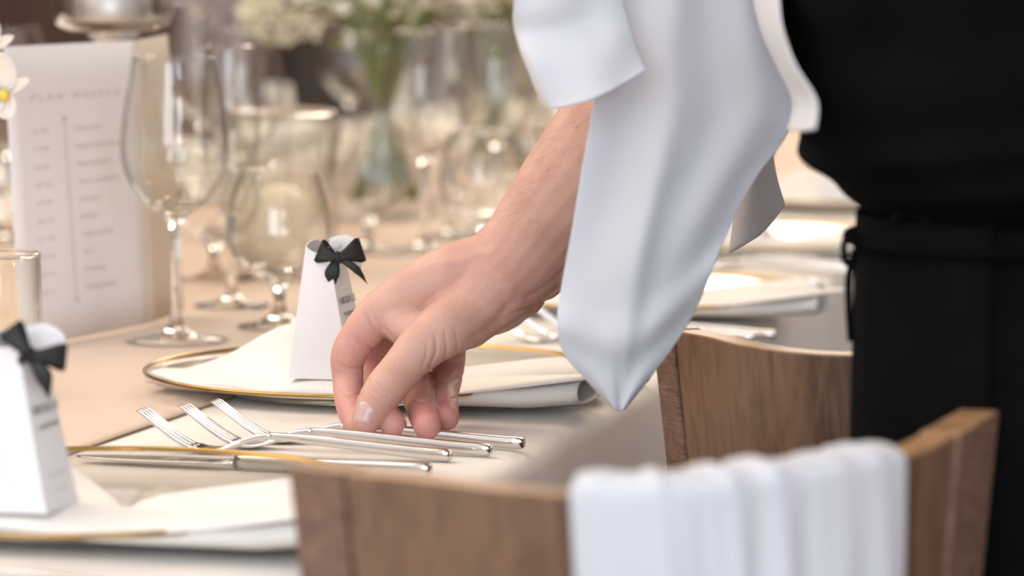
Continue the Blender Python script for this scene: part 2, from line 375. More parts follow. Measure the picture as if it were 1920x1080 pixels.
def cutsweep(mb, sec, closed=False):
    """sec: list of (x, y, z, halfwidth, halfthick) rounded-rect cross-sections along x"""
    v = []; f = []; n = 12
    for (x, y, z, hw, ht) in sec:
        for i in range(n):
            a = 2 * PI * (i + .5) / n; c, s_ = math.cos(a), math.sin(a)
            q = 0.42
            v.append((x, y + hw * math.copysign(abs(c) ** q, c), z + ht * math.copysign(abs(s_) ** q, s_)))
    k = len(sec)
    for j in range(k - 1):
        for i in range(n): f.append((j * n + i, j * n + (i + 1) % n, (j + 1) * n + (i + 1) % n, (j + 1) * n + i))
    f.append(tuple(range(n))[::-1]); f.append(tuple((k - 1) * n + i for i in range(n)))
    mb.add(v, f)
FL = .1955
def make_fork():
    """tines at x=0, handle end at x=.209; lies along local +x, resting on z=0"""
    t = thing('dinner_fork', '', 'fork')
    zc = [(0, .0250), (.012, .0170), (.024, .0092), (.034, .0040), (.042, .0018), (.050, .0014), (.058, .0026), (.068, .0062), (.078, .0096), (.088, .0112), (.102, .0108), (.13, .0088), (.16, .0066), (.19, .0046), (.209, .0038)]
    xs = np.array([a[0] for a in zc]); zs = np.array([a[1] for a in zc])
    def z(x): return float(np.interp(x, xs, zs))
    def zsm(x): return (z(x - .003) + 2 * z(x) + z(x + .003)) / 4
    mb = MB()
    wid = [(.036, .0100), (.043, .0103), (.050, .0098), (.056, .0082), (.062, .0062), (.070, .0042), (.080, .0031), (.09, .0030)]
    cutsweep(mb, [(x, 0, zsm(x), float(np.interp(x, [a[0] for a in wid], [a[1] for a in wid])), .0012 + (.0007 if x > .06 else 0)) for x in np.linspace(.036, .09, 22)])
    mb.build('head', M_silver, t)
    mb = MB()
    hs = [(x, 0, zsm(x), float(np.interp(x, [.088, .13, .2], [.0029, .0036, .0044])), float(np.interp(x, [.088, .12, .2], [.0020, .0028, .0036]))) for x in np.linspace(.088, .2065, 24)]
    hs.append((.2085, 0, zsm(.209), .0041, .0032)); hs.append((.2092, 0, zsm(.209), .0034, .0025))
    cutsweep(mb, hs); mb.build('handle', M_silver, t)
    for k in range(4):
        y = (-1.5 + k) * .0054
        mb = MB(); cutsweep(mb, [(x, y * (1 - .12 * (1 - x / .04)), zsm(x), float(np.interp(x, [0, .004, .04], [.0004, .0012, .00165])), float(np.interp(x, [0, .004, .04], [.0004, .0009, .0012]))) for x in np.linspace(0, .040, 14)])
        mb.build('tine', M_silver, t)
    for c_ in t.children: c_.data.transform(Matrix.Diagonal((FL / .2092, 1, 1, 1)))
    return t
def make_knife():
    t = thing('table_knife', '', 'knife')
    mb = MB(); cutsweep(mb, [(x, 0, .0042, float(np.interp(x, [.10, .13, .22], [.0034, .0042, .0048])), .0040) for x in np.linspace(.10, .2165, 16)] + [(.2185, 0, .0042, .0044, .0034), (.2195, 0, .0042, .0036, .0026)])
    mb.build('handle', M_silver, t)
    mb = MB(); cutsweep(mb, [(x, .002 * math.sin(x * 14), .0032, float(np.interp(x, [0, .004, .02, .05, .085, .10], [.0005, .004, .0085, .0100, .0085, .0034])), float(np.interp(x, [0, .09, .10], [.0006, .0010, .0028]))) for x in np.linspace(0, .101, 22)])
    mb.build('blade', M_silver, t)
    return t
def bow_strip(path, widths, wdir):
    mb = MB(); v = []; f = []
    for p, w_ in zip(path, widths):
        for k in range(5): v.append(p + wdir * (w_ * (k / 4 - .5)))
    for j in range(len(path) - 1):
        for k in range(4): f.append((j * 5 + k, j * 5 + k + 1, (j + 1) * 5 + k + 1, (j + 1) * 5 + k))
    return mb.add(v, f)
def make_box(style=0):
    """truncated white paper box; local x = towards diner, y = along table, z up"""
    t = thing('favour_box', '', 'box')
    h = .087; bx, by = .0215, .0225; tx, ty = .0075, .0165; x_off = -.0035
    def lerp(a, b, k): return a + (b - a) * k
    v = []; f = []; rows = 10; ring = []
    nseg = 8
    for j in range(rows + 1):
        k = j / rows; hx, hy = lerp(bx, tx, k), lerp(by, ty, k); cx = x_off * k * 1.0
        pts = []
        for (a, b) in (((-1, -1), (1, -1)), ((1, -1), (1, 1)), ((1, 1), (-1, 1)), ((-1, 1), (-1, -1))):
            for q in range(nseg):
                s_ = q / nseg; X = lerp(a[0], b[0], s_) * hx; Y = lerp(a[1], b[1], s_) * hy
                bulge = .0012 * math.sin(PI * s_) * math.sin(PI * k)
                if a[0] == b[0]: X += bulge * a[0]
                else: Y += bulge * a[1]
                zz = h * k
                if j == rows: zz += (-.004 * math.sin(PI * s_) if a[1] == b[1] else (.003 * math.sin(PI * s_) ** .5 if a[0] < 0 else -.002 * math.sin(PI * s_)))
                pts.append((X + cx, Y, zz))
        v += pts
    n = 4 * nseg
    for j in range(rows):
        for i in range(n): f.append((j * n + i, j * n + (i + 1) % n, (j + 1) * n + (i + 1) % n, (j + 1) * n + i))
    f.append(tuple(range(n))[::-1])
    o = mesh_obj('paper_shell', v, f, M_paper, t, smooth=False); solid(o, .0007, -1)
    # white flap that stands up behind the bow
    fl = MB().grid(lambda u, w_: (tx + x_off - .008 + .022 * u, ty * .86 + .002 * math.sin(PI * u), h - .014 + .0205 * w_ - .004 * (2 * u - 1) ** 2 * w_ - .003 * u), 10, 5)
    solid(fl.build('top_flap', M_paper, t), .0006)
    # bow on the upper corner, facing outwards between the two visible faces
    A = Vector((.93, .37, 0)).normalized(); O = Vector((.37, -.93, 0)).normalized(); Z = Vector((0, 0, 1))
    C0 = Vector((tx + x_off + .004, -ty * .55, h * .80 + .010)) + O * .004
    def loop(ang, L, W, dep, name):
        d = A * math.cos(ang) + Z * math.sin(ang); wd = (-A * math.sin(ang) + Z * math.cos(ang))
        path = []; wds = []
        for k in range(25):
            s_ = k / 24
            path.append(C0 + d * (L * math.sin(PI * s_) ** .8) + O * (dep * math.cos(PI * s_) + .001) + wd * (.0012 * math.sin(2 * PI * s_)))
            wds.append(.0036 + (W - .0036) * min(1, math.sin(PI * s_) * 1.25) ** .9)
        solid(bow_strip(path, wds, wd).build(name, M_ribbon, t), .0004)
    if style == 0:
        loop(math.radians(158), .0135, .0135, .0035, 'ribbon_loop'); loop(math.radians(18), .0175, .0150, .0040, 'ribbon_loop')
        tails = [(-97, .0215, .0098, 0), (-42, .0265, .0052, 1)]
    else:
        loop(math.radians(125), .0170, .0115, .0048, 'ribbon_loop'); loop(math.radians(-6), .0185, .0125, .0040, 'ribbon_loop')
        tails = [(-68, .0250, .0085, 1), (-120, .008, .004, 0)]
    for ang, L, W, k_ in tails:
        a = math.radians(ang); d = A * math.cos(a) + Z * math.sin(a); wd = -A * math.sin(a) + Z * math.cos(a)
        path = []; wds = []
        for k in range(15):
            s_ = k / 14; path.append(C0 + d * L * s_ + O * (.0015 + .003 * math.sin(PI * s_)) + wd * .0025 * math.sin(PI * s_) * (1 if k_ else -1))
            wds.append(.0035 + (W - .0035) * min(1, s_ * 2.5) if s_ < .55 else max(.0004, W * (1 - (s_ - .55) / .45)))
        solid(bow_strip(path, wds, wd).build('ribbon_tail', M_ribbon, t), .0004)
    MB().ellipsoid(C0 + O * .002, .0036, .0034, .0046, 12, 8).build('knot', M_ribbon, t)
    band = MB(); k = .80; hx, hy = lerp(bx, tx, k) + .0006, lerp(by, ty, k) + .0006; cx = x_off * k
    pts = [(-hx + cx, -hy), (hx + cx, -hy), (hx + cx, hy), (-hx + cx, hy)]
    bv = []; bf = []
    for zz in (h * k + .0065, h * k + .0105):
        for (a, b) in pts: bv.append((a, b, zz))
    for i in range(4): bf.append((i, (i + 1) % 4, 4 + (i + 1) % 4, 4 + i))
    # text on the diner's face
    Mx = Matrix.Rotation(PI / 2, 4, 'Z') @ Matrix.Rotation(PI / 2, 4, 'X')
    slope = math.atan((bx - tx - x_off) / h)
    for body, size, zc, name in (('NIKOLA LIS', .0068, h * .585, 'printed_name'), ('PODZIĘKOWANIE', .0034, h * .485, 'printed_line'), ('Dziękujemy, że jesteście', .0026, h * .21, 'printed_note'), ('z nami w tym dniu', .0026, h * .12, 'printed_note')):
        k = zc / h
        tx_mesh(body, size, name, M_ink2 if size > .003 else M_ink, t,
                Matrix.Translation((lerp(bx, tx, k) + x_off * k + .0016, 0, zc)) @ Matrix.Rotation(-slope, 4, 'Y') @ Mx)
    return t
def tx_mesh(body, size, name, m, parent, M, align='CENTER', xscale=1.0, space=1.0):
    cu = bpy.data.curves.new(name, 'FONT'); cu.body = body; cu.size = size; cu.align_x = align; cu.align_y = 'CENTER'
    cu.space_character = space; cu.extrude = .00005; cu.resolution_u = 2
    tmp = bpy.data.objects.new(name, cu); COL.objects.link(tmp)
    me = bpy.data.meshes.new_from_object(tmp.evaluated_get(bpy.context.evaluated_depsgraph_get()))
    bpy.data.objects.remove(tmp); me.transform(M @ Matrix.Diagonal((xscale, 1, 1, 1))); me.name = name
    me.materials.clear(); me.materials.append(m)
    o = bpy.data.objects.new(name, me); COL.objects.link(o); o.parent = parent
    return o

def slab(outline, hf, rings=9, seg=72, z0=.0055, thick=.0):
    """soft folded layer: closed spline outline, height hf(x,y,r)"""
    n = len(outline); cx = sum(p[0] for p in outline) / n; cy = sum(p[1] for p in outline) / n
    ol = outline + [outline[0]]
    pts = []
    for i in range(seg):
        x = i / seg * n; k = int(x); f = x - k
        a = [np.array(outline[(k + j) % n], float) for j in (-1, 0, 1, 2)]
        pts.append(.5 * ((2 * a[1]) + (-a[0] + a[2]) * f + (2 * a[0] - 5 * a[1] + 4 * a[2] - a[3]) * f * f + (-a[0] + 3 * a[1] - 3 * a[2] + a[3]) * f ** 3))
    v = [(cx, cy, z0 + hf(cx, cy, 0))]; f = []
    rr = [math.sin(PI / 2 * (j + 1) / rings) for j in range(rings)]
    for r in rr:
        for p in pts:
            x, y = cx + (p[0] - cx) * r, cy + (p[1] - cy) * r
            edge = max(0.0, 1 - r ** 5) ** .5
            v.append((x, y, z0 + hf(x, y, r) * (edge * .93 + .07)))
    for i in range(seg): f.append((0, 1 + i, 1 + (i + 1) % seg))
    for j in range(rings - 1):
        for i in range(seg): f.append((1 + j * seg + i, 1 + (j + 1) * seg + i, 1 + (j + 1) * seg + (i + 1) % seg, 1 + j * seg + (i + 1) % seg))
    b = len(v); v.append((cx, cy, z0)); 
    for p in pts: v.append((float(p[0]), float(p[1]), z0))
    for i in range(seg):
        f.append((b, b + 1 + (i + 1) % seg, b + 1 + i)); o_ = 1 + (rings - 1) * seg
        f.append((o_ + i, b + 1 + i, b + 1 + (i + 1) % seg, o_ + (i + 1) % seg))
    return v, f
def make_napkin(seed=0):
    t = thing('folded_napkin', '', 'napkin')
    def nz(x, y, s_=14, a=.004): return a * noise.noise(Vector((x * s_ + seed, y * s_, seed * 1.7)))
    # back left flap, rising in a soft hump
    v, f = slab([(-.138, -.050), (-.118, .006), (-.070, .048), (-.022, .052), (.012, .010), (.030, -.040), (-.05, -.075)],
                lambda x, y, r: .0125 + .030 * math.exp(-((x + .052) / .040) ** 2 - ((y + .008) / .050) ** 2) + nz(x, y))
    mesh_obj('left_flap', v, f, M_napkin, t)
    v, f = slab([(.035, -.032), (.070, .000), (.110, .022), (.152, .018), (.163, -.035), (.120, -.070), (.06, -.065)],
                lambda x, y, r: .0135 + .010 * math.exp(-((x - .125) / .05) ** 2) + nz(x, y))
    mesh_obj('right_flap', v, f, M_napkin, t)
    # front fold: a flattened roll, pointed on the left, open on the right
    def sec(u):
        x = -.145 + .315 * u
        yc = -.070 - .115 * (x) + .004 * math.sin(u * 7 + seed)
        hw = float(np.interp(u, [0, .03, .12, .3, .6, 1], [.004, .012, .026, .036, .038, .036]))
        hh = float(np.interp(u, [0, .03, .12, .3, .6, .85, 1], [.0030, .005, .0058, .0060, .0066, .0082, .0096])) + .0008 * math.sin(u * 17 + seed)
        lift = float(np.interp(u, [0, .1, .88, 1], [.0085, .0055, .0055, .0095]))
        return x, yc, hw, hh, lift
    def fn(u, w_):
        x, yc, hw, hh, lift = sec(u); a = 2 * PI * w_
        c, s_ = math.cos(a), math.sin(a)
        y = yc + hw * math.copysign(abs(c) ** .8, c); z = lift + hh + hh * math.copysign(abs(s_) ** .8, s_)
        crease = -.0022 * math.exp(-((a - 3.55 + .5 * (u - .4)) / .16) ** 2) * math.sin(PI * min(1, u * 1.6))
        return (x + .004 * (w_ - .5), y - crease, z + nz(x * 1.4, y, 20, .0012) * (1 if s_ > 0 else 0))
    solid(MB().grid(fn, 60, 40).build('front_fold', M_napkin, t), .0011, -1)
    # loose under-layer peeping out below the front fold
    v, f = slab([(-.120, -.085), (-.04, -.118), (.06, -.126), (.150, -.128), (.182, -.105), (.186, -.080), (.10, -.060), (-.05, -.058)], lambda x, y, r: .0034 + max(0, x - .11) * .05, z0=.0052)
    for i, q in enumerate(v):
        rr = math.hypot(q[0], q[1]); z = max(q[2], q[2] + max(0, rr - .10) * .20); v[i] = (q[0], q[1], z)
    mesh_obj('under_layer', v, f, M_napkin, t)
    return t

# ------------------------------------------------------------------ place settings
C1 = (-.0937, 2.470); C2 = (-.2272, 1.921); C3 = (.1060, 3.035)
def along(c, k): return (c[0] + .145 * k, c[1] + .575 * k)
near_side = [C2, C1, C3, along(C3, 1), along(C3, 2), along(C3, 3)]
OFF = Vector((-.83, .207))
far_side = [(C1[0] + OFF.x + .145 * j, C1[1] + OFF.y + .575 * j) for j in (2, 3, 4, 5)]
where_near = ['nearest the camera', 'beneath the reaching hand', 'half hidden behind the hanging cloth', 'left of the waiter waist', 'behind the waiter', 'farthest behind the waiter']
where_far = ['far side, behind menu card', 'far side, behind candle vase', 'far side, behind flower vase', 'far side, at table end']
chp = make_charger(); napA = make_napkin(0); first = True
boxA = make_box(0); boxB = make_box(1); wgp = make_wine_glass(); first_w = True
used = set()
def use(proto):
    if proto.name in used: return copy_tree(proto)
    used.add(proto.name); return proto
for i, c in enumerate(near_side + far_side):
    far = i >= 6
    rot = PI if far else 0
    wh = (where_near + where_far)[i]
    o = put(use(chp), c, rz=rot); tag(o, 'clear glass charger plate with gold rim, ' + wh, 'plate', 'gold rimmed glass chargers')
    o = put(use(napA), c, rz=rot); tag(o, 'white folded napkin on the charger ' + wh, 'napkin', 'folded napkins on the chargers')
    bx_ = use(boxB if i == 0 else boxA)
    sgn = -1 if far else 1
    put(bx_, c, n=-.006 * sgn + (.004 if i == 0 else -.004 if i == 1 else 0), v=(-.082 if i == 0 else -.072) * sgn, z=.0195, rz=rot)
    tag(bx_, 'tapered white paper favour box with black bow, ' + (wh if i > 1 else ['at the left edge nearest the camera', 'standing just left of the hand'][i]), 'box', 'favour boxes with black bows')
    if i == 1: box_hand = bx_

# cutlery
fk = make_fork()
def fork_at(end, tip, z, label, grp, ob=None):
    o = ob or copy_tree(fk)
    d = Vector((end[0] - tip[0], end[1] - tip[1])); a = math.atan2(d.y, d.x)
    o.location = (end[0] - FL * math.cos(a), end[1] - FL * math.sin(a), z); o.rotation_euler = (0, 0, a)
    tag(o, label, 'fork', grp); return o
fe = [(PZ(845, 859, TZ + .003), PZ(245, 765, TZ + .0255)), (PZ(921, 849, TZ + .003), PZ(327, 757, TZ + .0255)), (PZ(983, 836, TZ + .003), PZ(392, 749, TZ + .0255))]
fork_at(*fe[0], TZ + .0008, 'polished silver fork nearest the camera of the three in the middle', 'forks beneath the hand', fk)
fork_at(*fe[1], TZ + .0008, 'middle of the three polished silver forks beneath the hand', 'forks beneath the hand')
fork_at(*fe[2], TZ + .0008, 'rearmost silver fork, the one the fingers are holding', 'forks beneath the hand')
for k, dv in enumerate((-.232, -.255)):
    e = Vector((C2[0], C2[1])) + Vector(NV[:2]) * (.155 - .03 * k) + Vector(VV[:2]) * dv
    fork_at(e, e - Vector(NV[:2]) * .2, TZ + .0008, ['blurred silver fork at the bottom left corner, next to the plate', 'blurred silver fork lowest at the bottom left corner'][k], 'forks at the bottom left')
kn = make_knife()
def knife_at(end, a, label, ob=None):
    o = ob or copy_tree(kn)
    o.location = (end[0] - .2195 * math.cos(a), end[1] - .2195 * math.sin(a), TZ + .0008); o.rotation_euler = (0, 0, a); return tag(o, label, 'knife', 'table knives')
e = PZ(808, 888, TZ + .003); knife_at(e, math.radians(-17), 'silver table knife handle just above the front chair back', kn)
e = PZ(1216, 711, TZ + .003); knife_at(e, math.radians(-13), 'silver table knife whose end shows right of the hanging cloth tip')
for i in (2, 3):
    c = near_side[i]; e = Vector(c) + Vector(NV[:2]) * .12 + Vector(VV[:2]) * .205
    knife_at(e, ANG, 'silver table knife ' + ['behind the hanging cloth', 'beyond the plate beside the waiter'][i - 2])
for i in (2, 3):
    for k in range(3):
        c = near_side[i]; e = Vector(c) + Vector(NV[:2]) * (.13 + .012 * k) + Vector(VV[:2]) * (-.27 + .026 * k)
        fork_at(e, e - Vector(NV[:2]) * .2, TZ + .0008, 'silver fork left of the plate ' + ['beyond the hand', 'beside the waiter'][i - 2] + ', ' + ['first', 'second', 'third'][k] + ' from the camera', 'forks farther along the table')

# ------------------------------------------------------------------ glasses
def glass_at(o, p, label, group=None):
    o.location = (p[0], p[1], TZ + (.0040 if (Vector((p[0], p[1])) - Vector(E0[:2])).dot(Vector(NV[:2])) < -.25 else .001)); return tag(o, label, 'glass', group)
def at_table(x, d): return ((x - 960) / FPX * d, d)
glass_at(wgp, at_table(327, 2.76), 'tall clear wine glass in front of the menu card', 'wine glasses on the table')
gob = make_wine_glass(.1215, .0420, .0300, .0340, .033, belly=.42)
gob.name = 'water_goblet'
glass_at(gob, at_table(522, 2.86), 'short stemmed round water goblet left of the favour box and its bow', 'water goblets')
tum = make_tumbler()
glass_at(tum, at_table(-24, 2.42), 'straight clear tumbler at the left edge behind the nearest favour box', 'tumblers')
specs = [(795, 3.54, 'large blurred wine glass left of the flower stems'), (930, 3.80, 'blurred wine glass close above the forearm'), (860, 4.25, 'blurred wine glass behind the two above the wrist'),
         (1010, 4.35, 'blurred wine glass left of the hanging cloth, far back'), (455, 3.62, 'blurred wine glass behind the water goblet'), (1010, 5.1, 'faint wine glass farthest behind the forearm'), (1560, 4.6, 'blurred wine glass left of the waiter hip')]
for x, d, lab in specs: glass_at(copy_tree(wgp), at_table(x, d), lab, 'wine glasses on the table')
for x, d, lab in [(690, 3.55, 'blurred water goblet right of the candle vase'), (905, 3.45, 'blurred water goblet just above the wrist'), (400, 3.25, 'blurred water goblet right of the wine glass stem'), (980, 4.0, 'blurred water goblet left of the forearm'), (880, 4.9, 'small far water goblet behind the glasses')]:
    glass_at(copy_tree(gob), at_table(x, d), lab, 'water goblets')
# champagne flute
def make_flute():
    t = thing('champagne_flute', '', 'glass')
    pr = [(.004, .075), (.010, .082), (.018, .100), (.0235, .130), (.0245, .160), (.0225, .195), (.0205, .215)]
    pr = [tuple(interp(pr, k / 20)) for k in range(21)]
    MB().lathe(pr + [(r - .0009, z + .0008) for r, z in pr][::-1], 36).build('bowl', M_thin, t)
    MB().lathe([(.0004, 0), (.031, 0), (.031, .0012), (.012, .004), (.005, .010), (.0034, .025), (.0034, .060), (.005, .072), (.0090, .0815), (.004, .081), (.0004, .080)], 32).build('stem', M_glass, t)
    return t
fl = make_flute()
glass_at(fl, at_table(432, 3.02), 'slim champagne flute right of the tall wine glass', 'champagne flutes')
for x, d, lab in [(845, 3.72, 'blurred champagne flute between the wine glasses'), (1040, 3.9, 'blurred champagne flute against the hanging cloth')]:
    glass_at(copy_tree(fl), at_table(x, d), lab, 'champagne flutes')
# low gold goblets of the far side
for i, c in enumerate(far_side):
    for k, (dn, dv) in enumerate(((.17, -.14), (.21, -.06))):
        p = Vector(c) + Vector(NV[:2]) * dn + Vector(VV[:2]) * dv
        glass_at(copy_tree(wgp if k == 0 else gob), p, ['wine glass', 'water goblet'][k] + ' of the place setting on the ' + where_far[i], 'glasses of the far side')

# cylinder vase with candle
vase = thing('candle_vase', 'wide clear glass cylinder vase holding a pillar candle', 'vase', (*at_table(528, 3.30), TZ + .0045))
R, H = .051, .146
MB().lathe([(.0004, 0), (R, 0), (R, H), (R - .0015, H + .001), (R - .003, H), (R - .003, .008), (.0004, .007)], 56).build('glass_wall', M_thin, vase)
MB().lathe([(R - .0016 + .0021 * math.cos(a), H + .0012 + .0021 * math.sin(a)) for a in [2 * PI * k / 8 for k in range(8)]], 56, closed=True).build('rim', M_glass, vase)
can = thing('pillar_candle', 'ivory pillar candle with domed top inside the cylinder vase', 'candle', (*at_table(515, 3.30), TZ + .0150))
MB().lathe([(.0004, 0), (.029, 0), (.030, .003), (.030, .052), (.027, .060), (.017, .067), (.006, .071), (.0004, .072)], 40).build('wax', M_wax, can)
MB().tube([(0, 0, .070), (.0005, 0, .076), (.001, 0, .081)], .0009, 6).build('wick', M_ink2, can)
vase2 = thing('water_vase', 'second clear cylinder vase of water with a floating candle, behind the goblet', 'vase', (*at_table(510, 3.95), TZ + .0045))
MB().lathe([(.0004, 0), (.058, 0), (.058, .120), (.0565, .121), (.055, .120), (.055, .008), (.0004, .007)], 48).build('glass_wall', M_thin, vase2)
MB().lathe([(.0004, .009), (.0545, .009), (.0545, .078), (.0004, .078)], 48).build('water', M_plate, vase2)
fcd = thing('floating_candle', 'white floating candle in the water of the rear cylinder vase', 'candle', (*at_table(510, 3.95), TZ + .078))
MB().lathe([(.0004, 0), (.040, .001), (.050, .014), (.050, .024), (.044, .026), (.0004, .025)], 40).build('wax', M_napkin, fcd)
MB().tube([(0, 0, .024), (.001, 0, .034)], .001, 6).build('wick', M_ink2, fcd)

# tall tealight holders
def make_holder(zb=.224):
    t = thing('candle_holder', '', 'candle holder')
    MB().lathe([(.0004, 0), (.045, 0), (.045, .002), (.015, .006), (.006, .014), (.0045, .04), (.006, .06), (.0045, .08), (.0045, zb - .03), (.009, zb - .018), (.006, zb - .012), (.016, zb - .003), (.026, zb + .0015), (.012, zb + .003), (.0004, zb + .003)], 40).build('stem', M_glass, t)
    MB().lathe([(.0004, zb + .003), (.036, zb + .004), (.046, zb + .009), (.0495, zb + .018), (.0495, zb + .062), (.0482, zb + .063), (.0470, zb + .062), (.0470, zb + .019), (.043, zb + .012), (.0004, zb + .009)], 48).build('glass_cup', M_thin, t)
    return t
def make_tealight():
    t = thing('tealight', '', 'candle')
    MB().lathe([(.0004, 0), (.0305, 0), (.0315, .002), (.0315, .027), (.0308, .0275), (.030, .022), (.0004, .022)], 40).build('metal_cup', M_tin, t)
    MB().lathe([(.0004, .0225), (.0298, .0225), (.0298, .025), (.0004, .0245)], 32).build('wax', M_wax, t)
    MB().tube([(0, 0, .024), (.0006, 0, .034)], .0009, 6).build('wick', M_ink2, t)
    return t
hp = make_holder(); tlp = make_tealight()
x, d = 213, 3.0
hp.location = (*at_table(x, d), TZ + .0045); tag(hp, 'tall stemmed glass candle holder above the menu card', 'candle holder', 'stemmed candle holders')
tlp.location = (*at_table(x, d), TZ + .0045 + .235); tag(tlp, 'grey metal tealight inside the candle holder above the menu card', 'candle', 'tealights')
h2 = copy_tree(hp); h2.location = (*at_table(378, 4.3), TZ + .0045); tag(h2, 'farther blurred stemmed candle holder right of the first one', 'candle holder', 'stemmed candle holders')
t2 = copy_tree(tlp); t2.location = (*at_table(378, 4.3), TZ + .0045 + .235); tag(t2, 'tealight inside the farther blurred candle holder', 'candle', 'tealights')

# ------------------------------------------------------------------ menu card
BL = PZ(40, 652, TZ + .0045); BR = PZ(283, 606, TZ + .0045)
mc = thing('menu_card', 'folded white wedding schedule card standing behind the wine glass', 'card', BL)
ax = (BR - BL); ax.z = 0; CWd = ax.length; ax.normalize(); nrm = Vector((ax.y, -ax.x, 0))
CH = P(30, 88, BL.y).z - BL.z
def cardgrid(u, v): 
    q = ax * (CWd * u) + Vector((0, 0, CH * v)) + nrm * (.003 * math.sin(PI * u) * (1 - v) - .012 * (v)); return q
solid(MB().grid(cardgrid, 12, 8).build('front_panel', M_card, mc), .0006, 0)
bk_dir = (Vector((1, .42, 0))).normalized()
def backgrid(u, v): return ax * CWd + bk_dir * (.021 * u) + Vector((0, .15 * u * .4, CH * v + .003 * u)) - nrm * .012 * v
solid(MB().grid(backgrid, 6, 8).build('back_panel', M_paper_back, mc), .0006, 0)
Rm = Matrix(((ax.x, 0, nrm.x, 0), (ax.y, 0, nrm.y, 0), (0, 1, 0, 0), (0, 0, 0, 1)))
def card_M(u, v):
    q = Vector(cardgrid(u, v)) + nrm * .0009
    tilt = math.atan(.012 / CH)
    return Matrix.Translation(q) @ Rm @ Matrix.Rotation(-tilt * 1.0, 4, 'X')
K = CWd / .245  # metres per (1000 px)
def ctext(s, xpx, ypx, hpx, m=M_ink, align='LEFT', space=1.0, name='printed_text'):
    u = (xpx - 25) / 242.0; v = 1 - (ypx - 88) / 553.0
    tx_mesh(s, hpx / 553 * CH * 1.15, name, m, mc, card_M(u, v), align, xscale=(CWd / 242) / (CH / 553), space=space)
ctext('PLAN WESELA', 147, 186, 14, M_ink, 'CENTER', 1.75, 'printed_title')
rows = [('16:00', 'Ceremonia'), ('17:00', 'Rozpoczęcie wesela'), ('18:00', 'Pierwszy taniec'), ('18:30', 'Zimna przystawka'), ('19:30', 'Animacje'), ('20:30', 'Kolacja'), ('21:30', 'Ciepły posiłek'), ('22:00', 'Tort'), ('23:30', 'Oczepiny'), ('00:30', 'Ciepły posiłek')]
for k, (a, b) in enumerate(rows):
    y = 248 + 33.3 * k
    ctext(a, 62, y, 10, name='printed_time', space=1.2); ctext(b, 140, y, 9)
    u = (117) / 242.0 - .03
def card_rect(x0, x1, y0, y1, name):
    pts = []
    for (a, b) in ((x0, y1), (x1, y1), (x1, y0), (x0, y0)):
        pts.append(Vector(cardgrid((a - 25) / 242, 1 - (b - 88) / 553)) + nrm * .0010)
    mesh_obj(name, pts, [(0, 1, 2, 3)], M_ink, mc, False)
card_rect(121.2, 122.6, 226, 570, 'printed_line')
for y in (228, 568): card_rect(119.3, 124.5, y - 4, y + 4, 'printed_dot')

# ------------------------------------------------------------------ flowers
def petal(mb, c, d, up, L, W, curl=.3):
    d = Vector(d).normalized(); up = Vector(up).normalized(); s_ = d.cross(up).normalized()
    def fn(u, v):
        ww = W * math.sin(PI * min(1, .08 + v * .92)) ** .6 * (u - .5); zz = curl * L * (v * v) + .25 * W * (2 * u - 1) ** 2
        return Vector(c) + d * L * v + s_ * ww + up * zz
    mb.grid(fn, 6, 7)
orc = thing('orchid_spray', 'white orchid blossoms with yellow lip at the left edge', 'flower', (-.400, 2.62, TZ + .0045))
oc = orc.location
MB().lathe([(.0004, 0), (.024, 0), (.026, .06), (.018, .12), (.020, .13), (.019, .13), (.017, .118), (.024, .06), (.022, .006), (.0004, .005)], 32).build('glass_bud_vase', M_thin, orc)
MB().tube([(0, 0, .01), (0, 0, .13), (.01, -.01, .21), (.035, -.025, .25)], .0017).build('stem', M_stem, orc)
def L_(x, y, d): return P(x, y, d) - oc
for (x, y, dd) in ((2, 175, 2.56), (-28, 95, 2.60)):
    c = L_(x, y, dd)
    for k, (a, L, W) in enumerate([(95, .030, .026), (168, .028, .020), (25, .024, .008), (-72, .020, .016), (-140, .025, .02)]):
        mb = MB(); r = math.radians(a); petal(mb, c, (math.cos(r), -.15, math.sin(r)), (0.1, -1, .1), L, W, .25)
        solid(mb.build('petal', M_orchid, orc), .0006)
    MB().ellipsoid(c + Vector((.003, -.006, -.001)), .004, .004, .0045).build('lip', M_yellow, orc)
    MB().tube([c + Vector((0, .002, 0)), c + Vector((-.012, .012, -.02)), (.0 + .03, -.02, .24)], .0012).build('flower_stalk', M_stem, orc)

fv = thing('flower_vase', 'clear glass vase with crossing green stems behind the forearm', 'vase', (*at_table(722, 4.0), TZ + .0045))
MB().lathe([(.0004, 0), (.052, 0), (.054, .004), (.046, .05), (.034, .10), (.032, .13), (.042, .17), (.054, .205), (.0525, .205), (.0405, .17), (.030, .13), (.032, .10), (.044, .05), (.050, .010), (.0004, .010)], 48).build('glass_body', M_thin, fv)
MB().lathe([(.0004, .0105), (.049, .0105), (.0435, .05), (.0316, .10), (.0004, .10)], 40).build('water', M_plate, fv)
bq = thing('bouquet', 'bouquet of white gypsophila and roses with green stems in the vase', 'flowers', (*at_table(722, 4.0), TZ + .0190))
random.seed(3)
for k in range(12):
    a = 2 * PI * k / 12 + .2; r0 = .037; r1 = .03
    b = a + PI * .95
    mb = MB(); mb.tube([(r0 * math.cos(a), r0 * math.sin(a), .004), (0.004 * math.cos(b), 0.004 * math.sin(b), .105), (.033 * math.cos(b), .033 * math.sin(b), .185), (.09 * math.cos(b), .09 * math.sin(b), .27)], .0044 if k % 2 else .0032, 8)
    mb.build('stem', M_stem, bq)
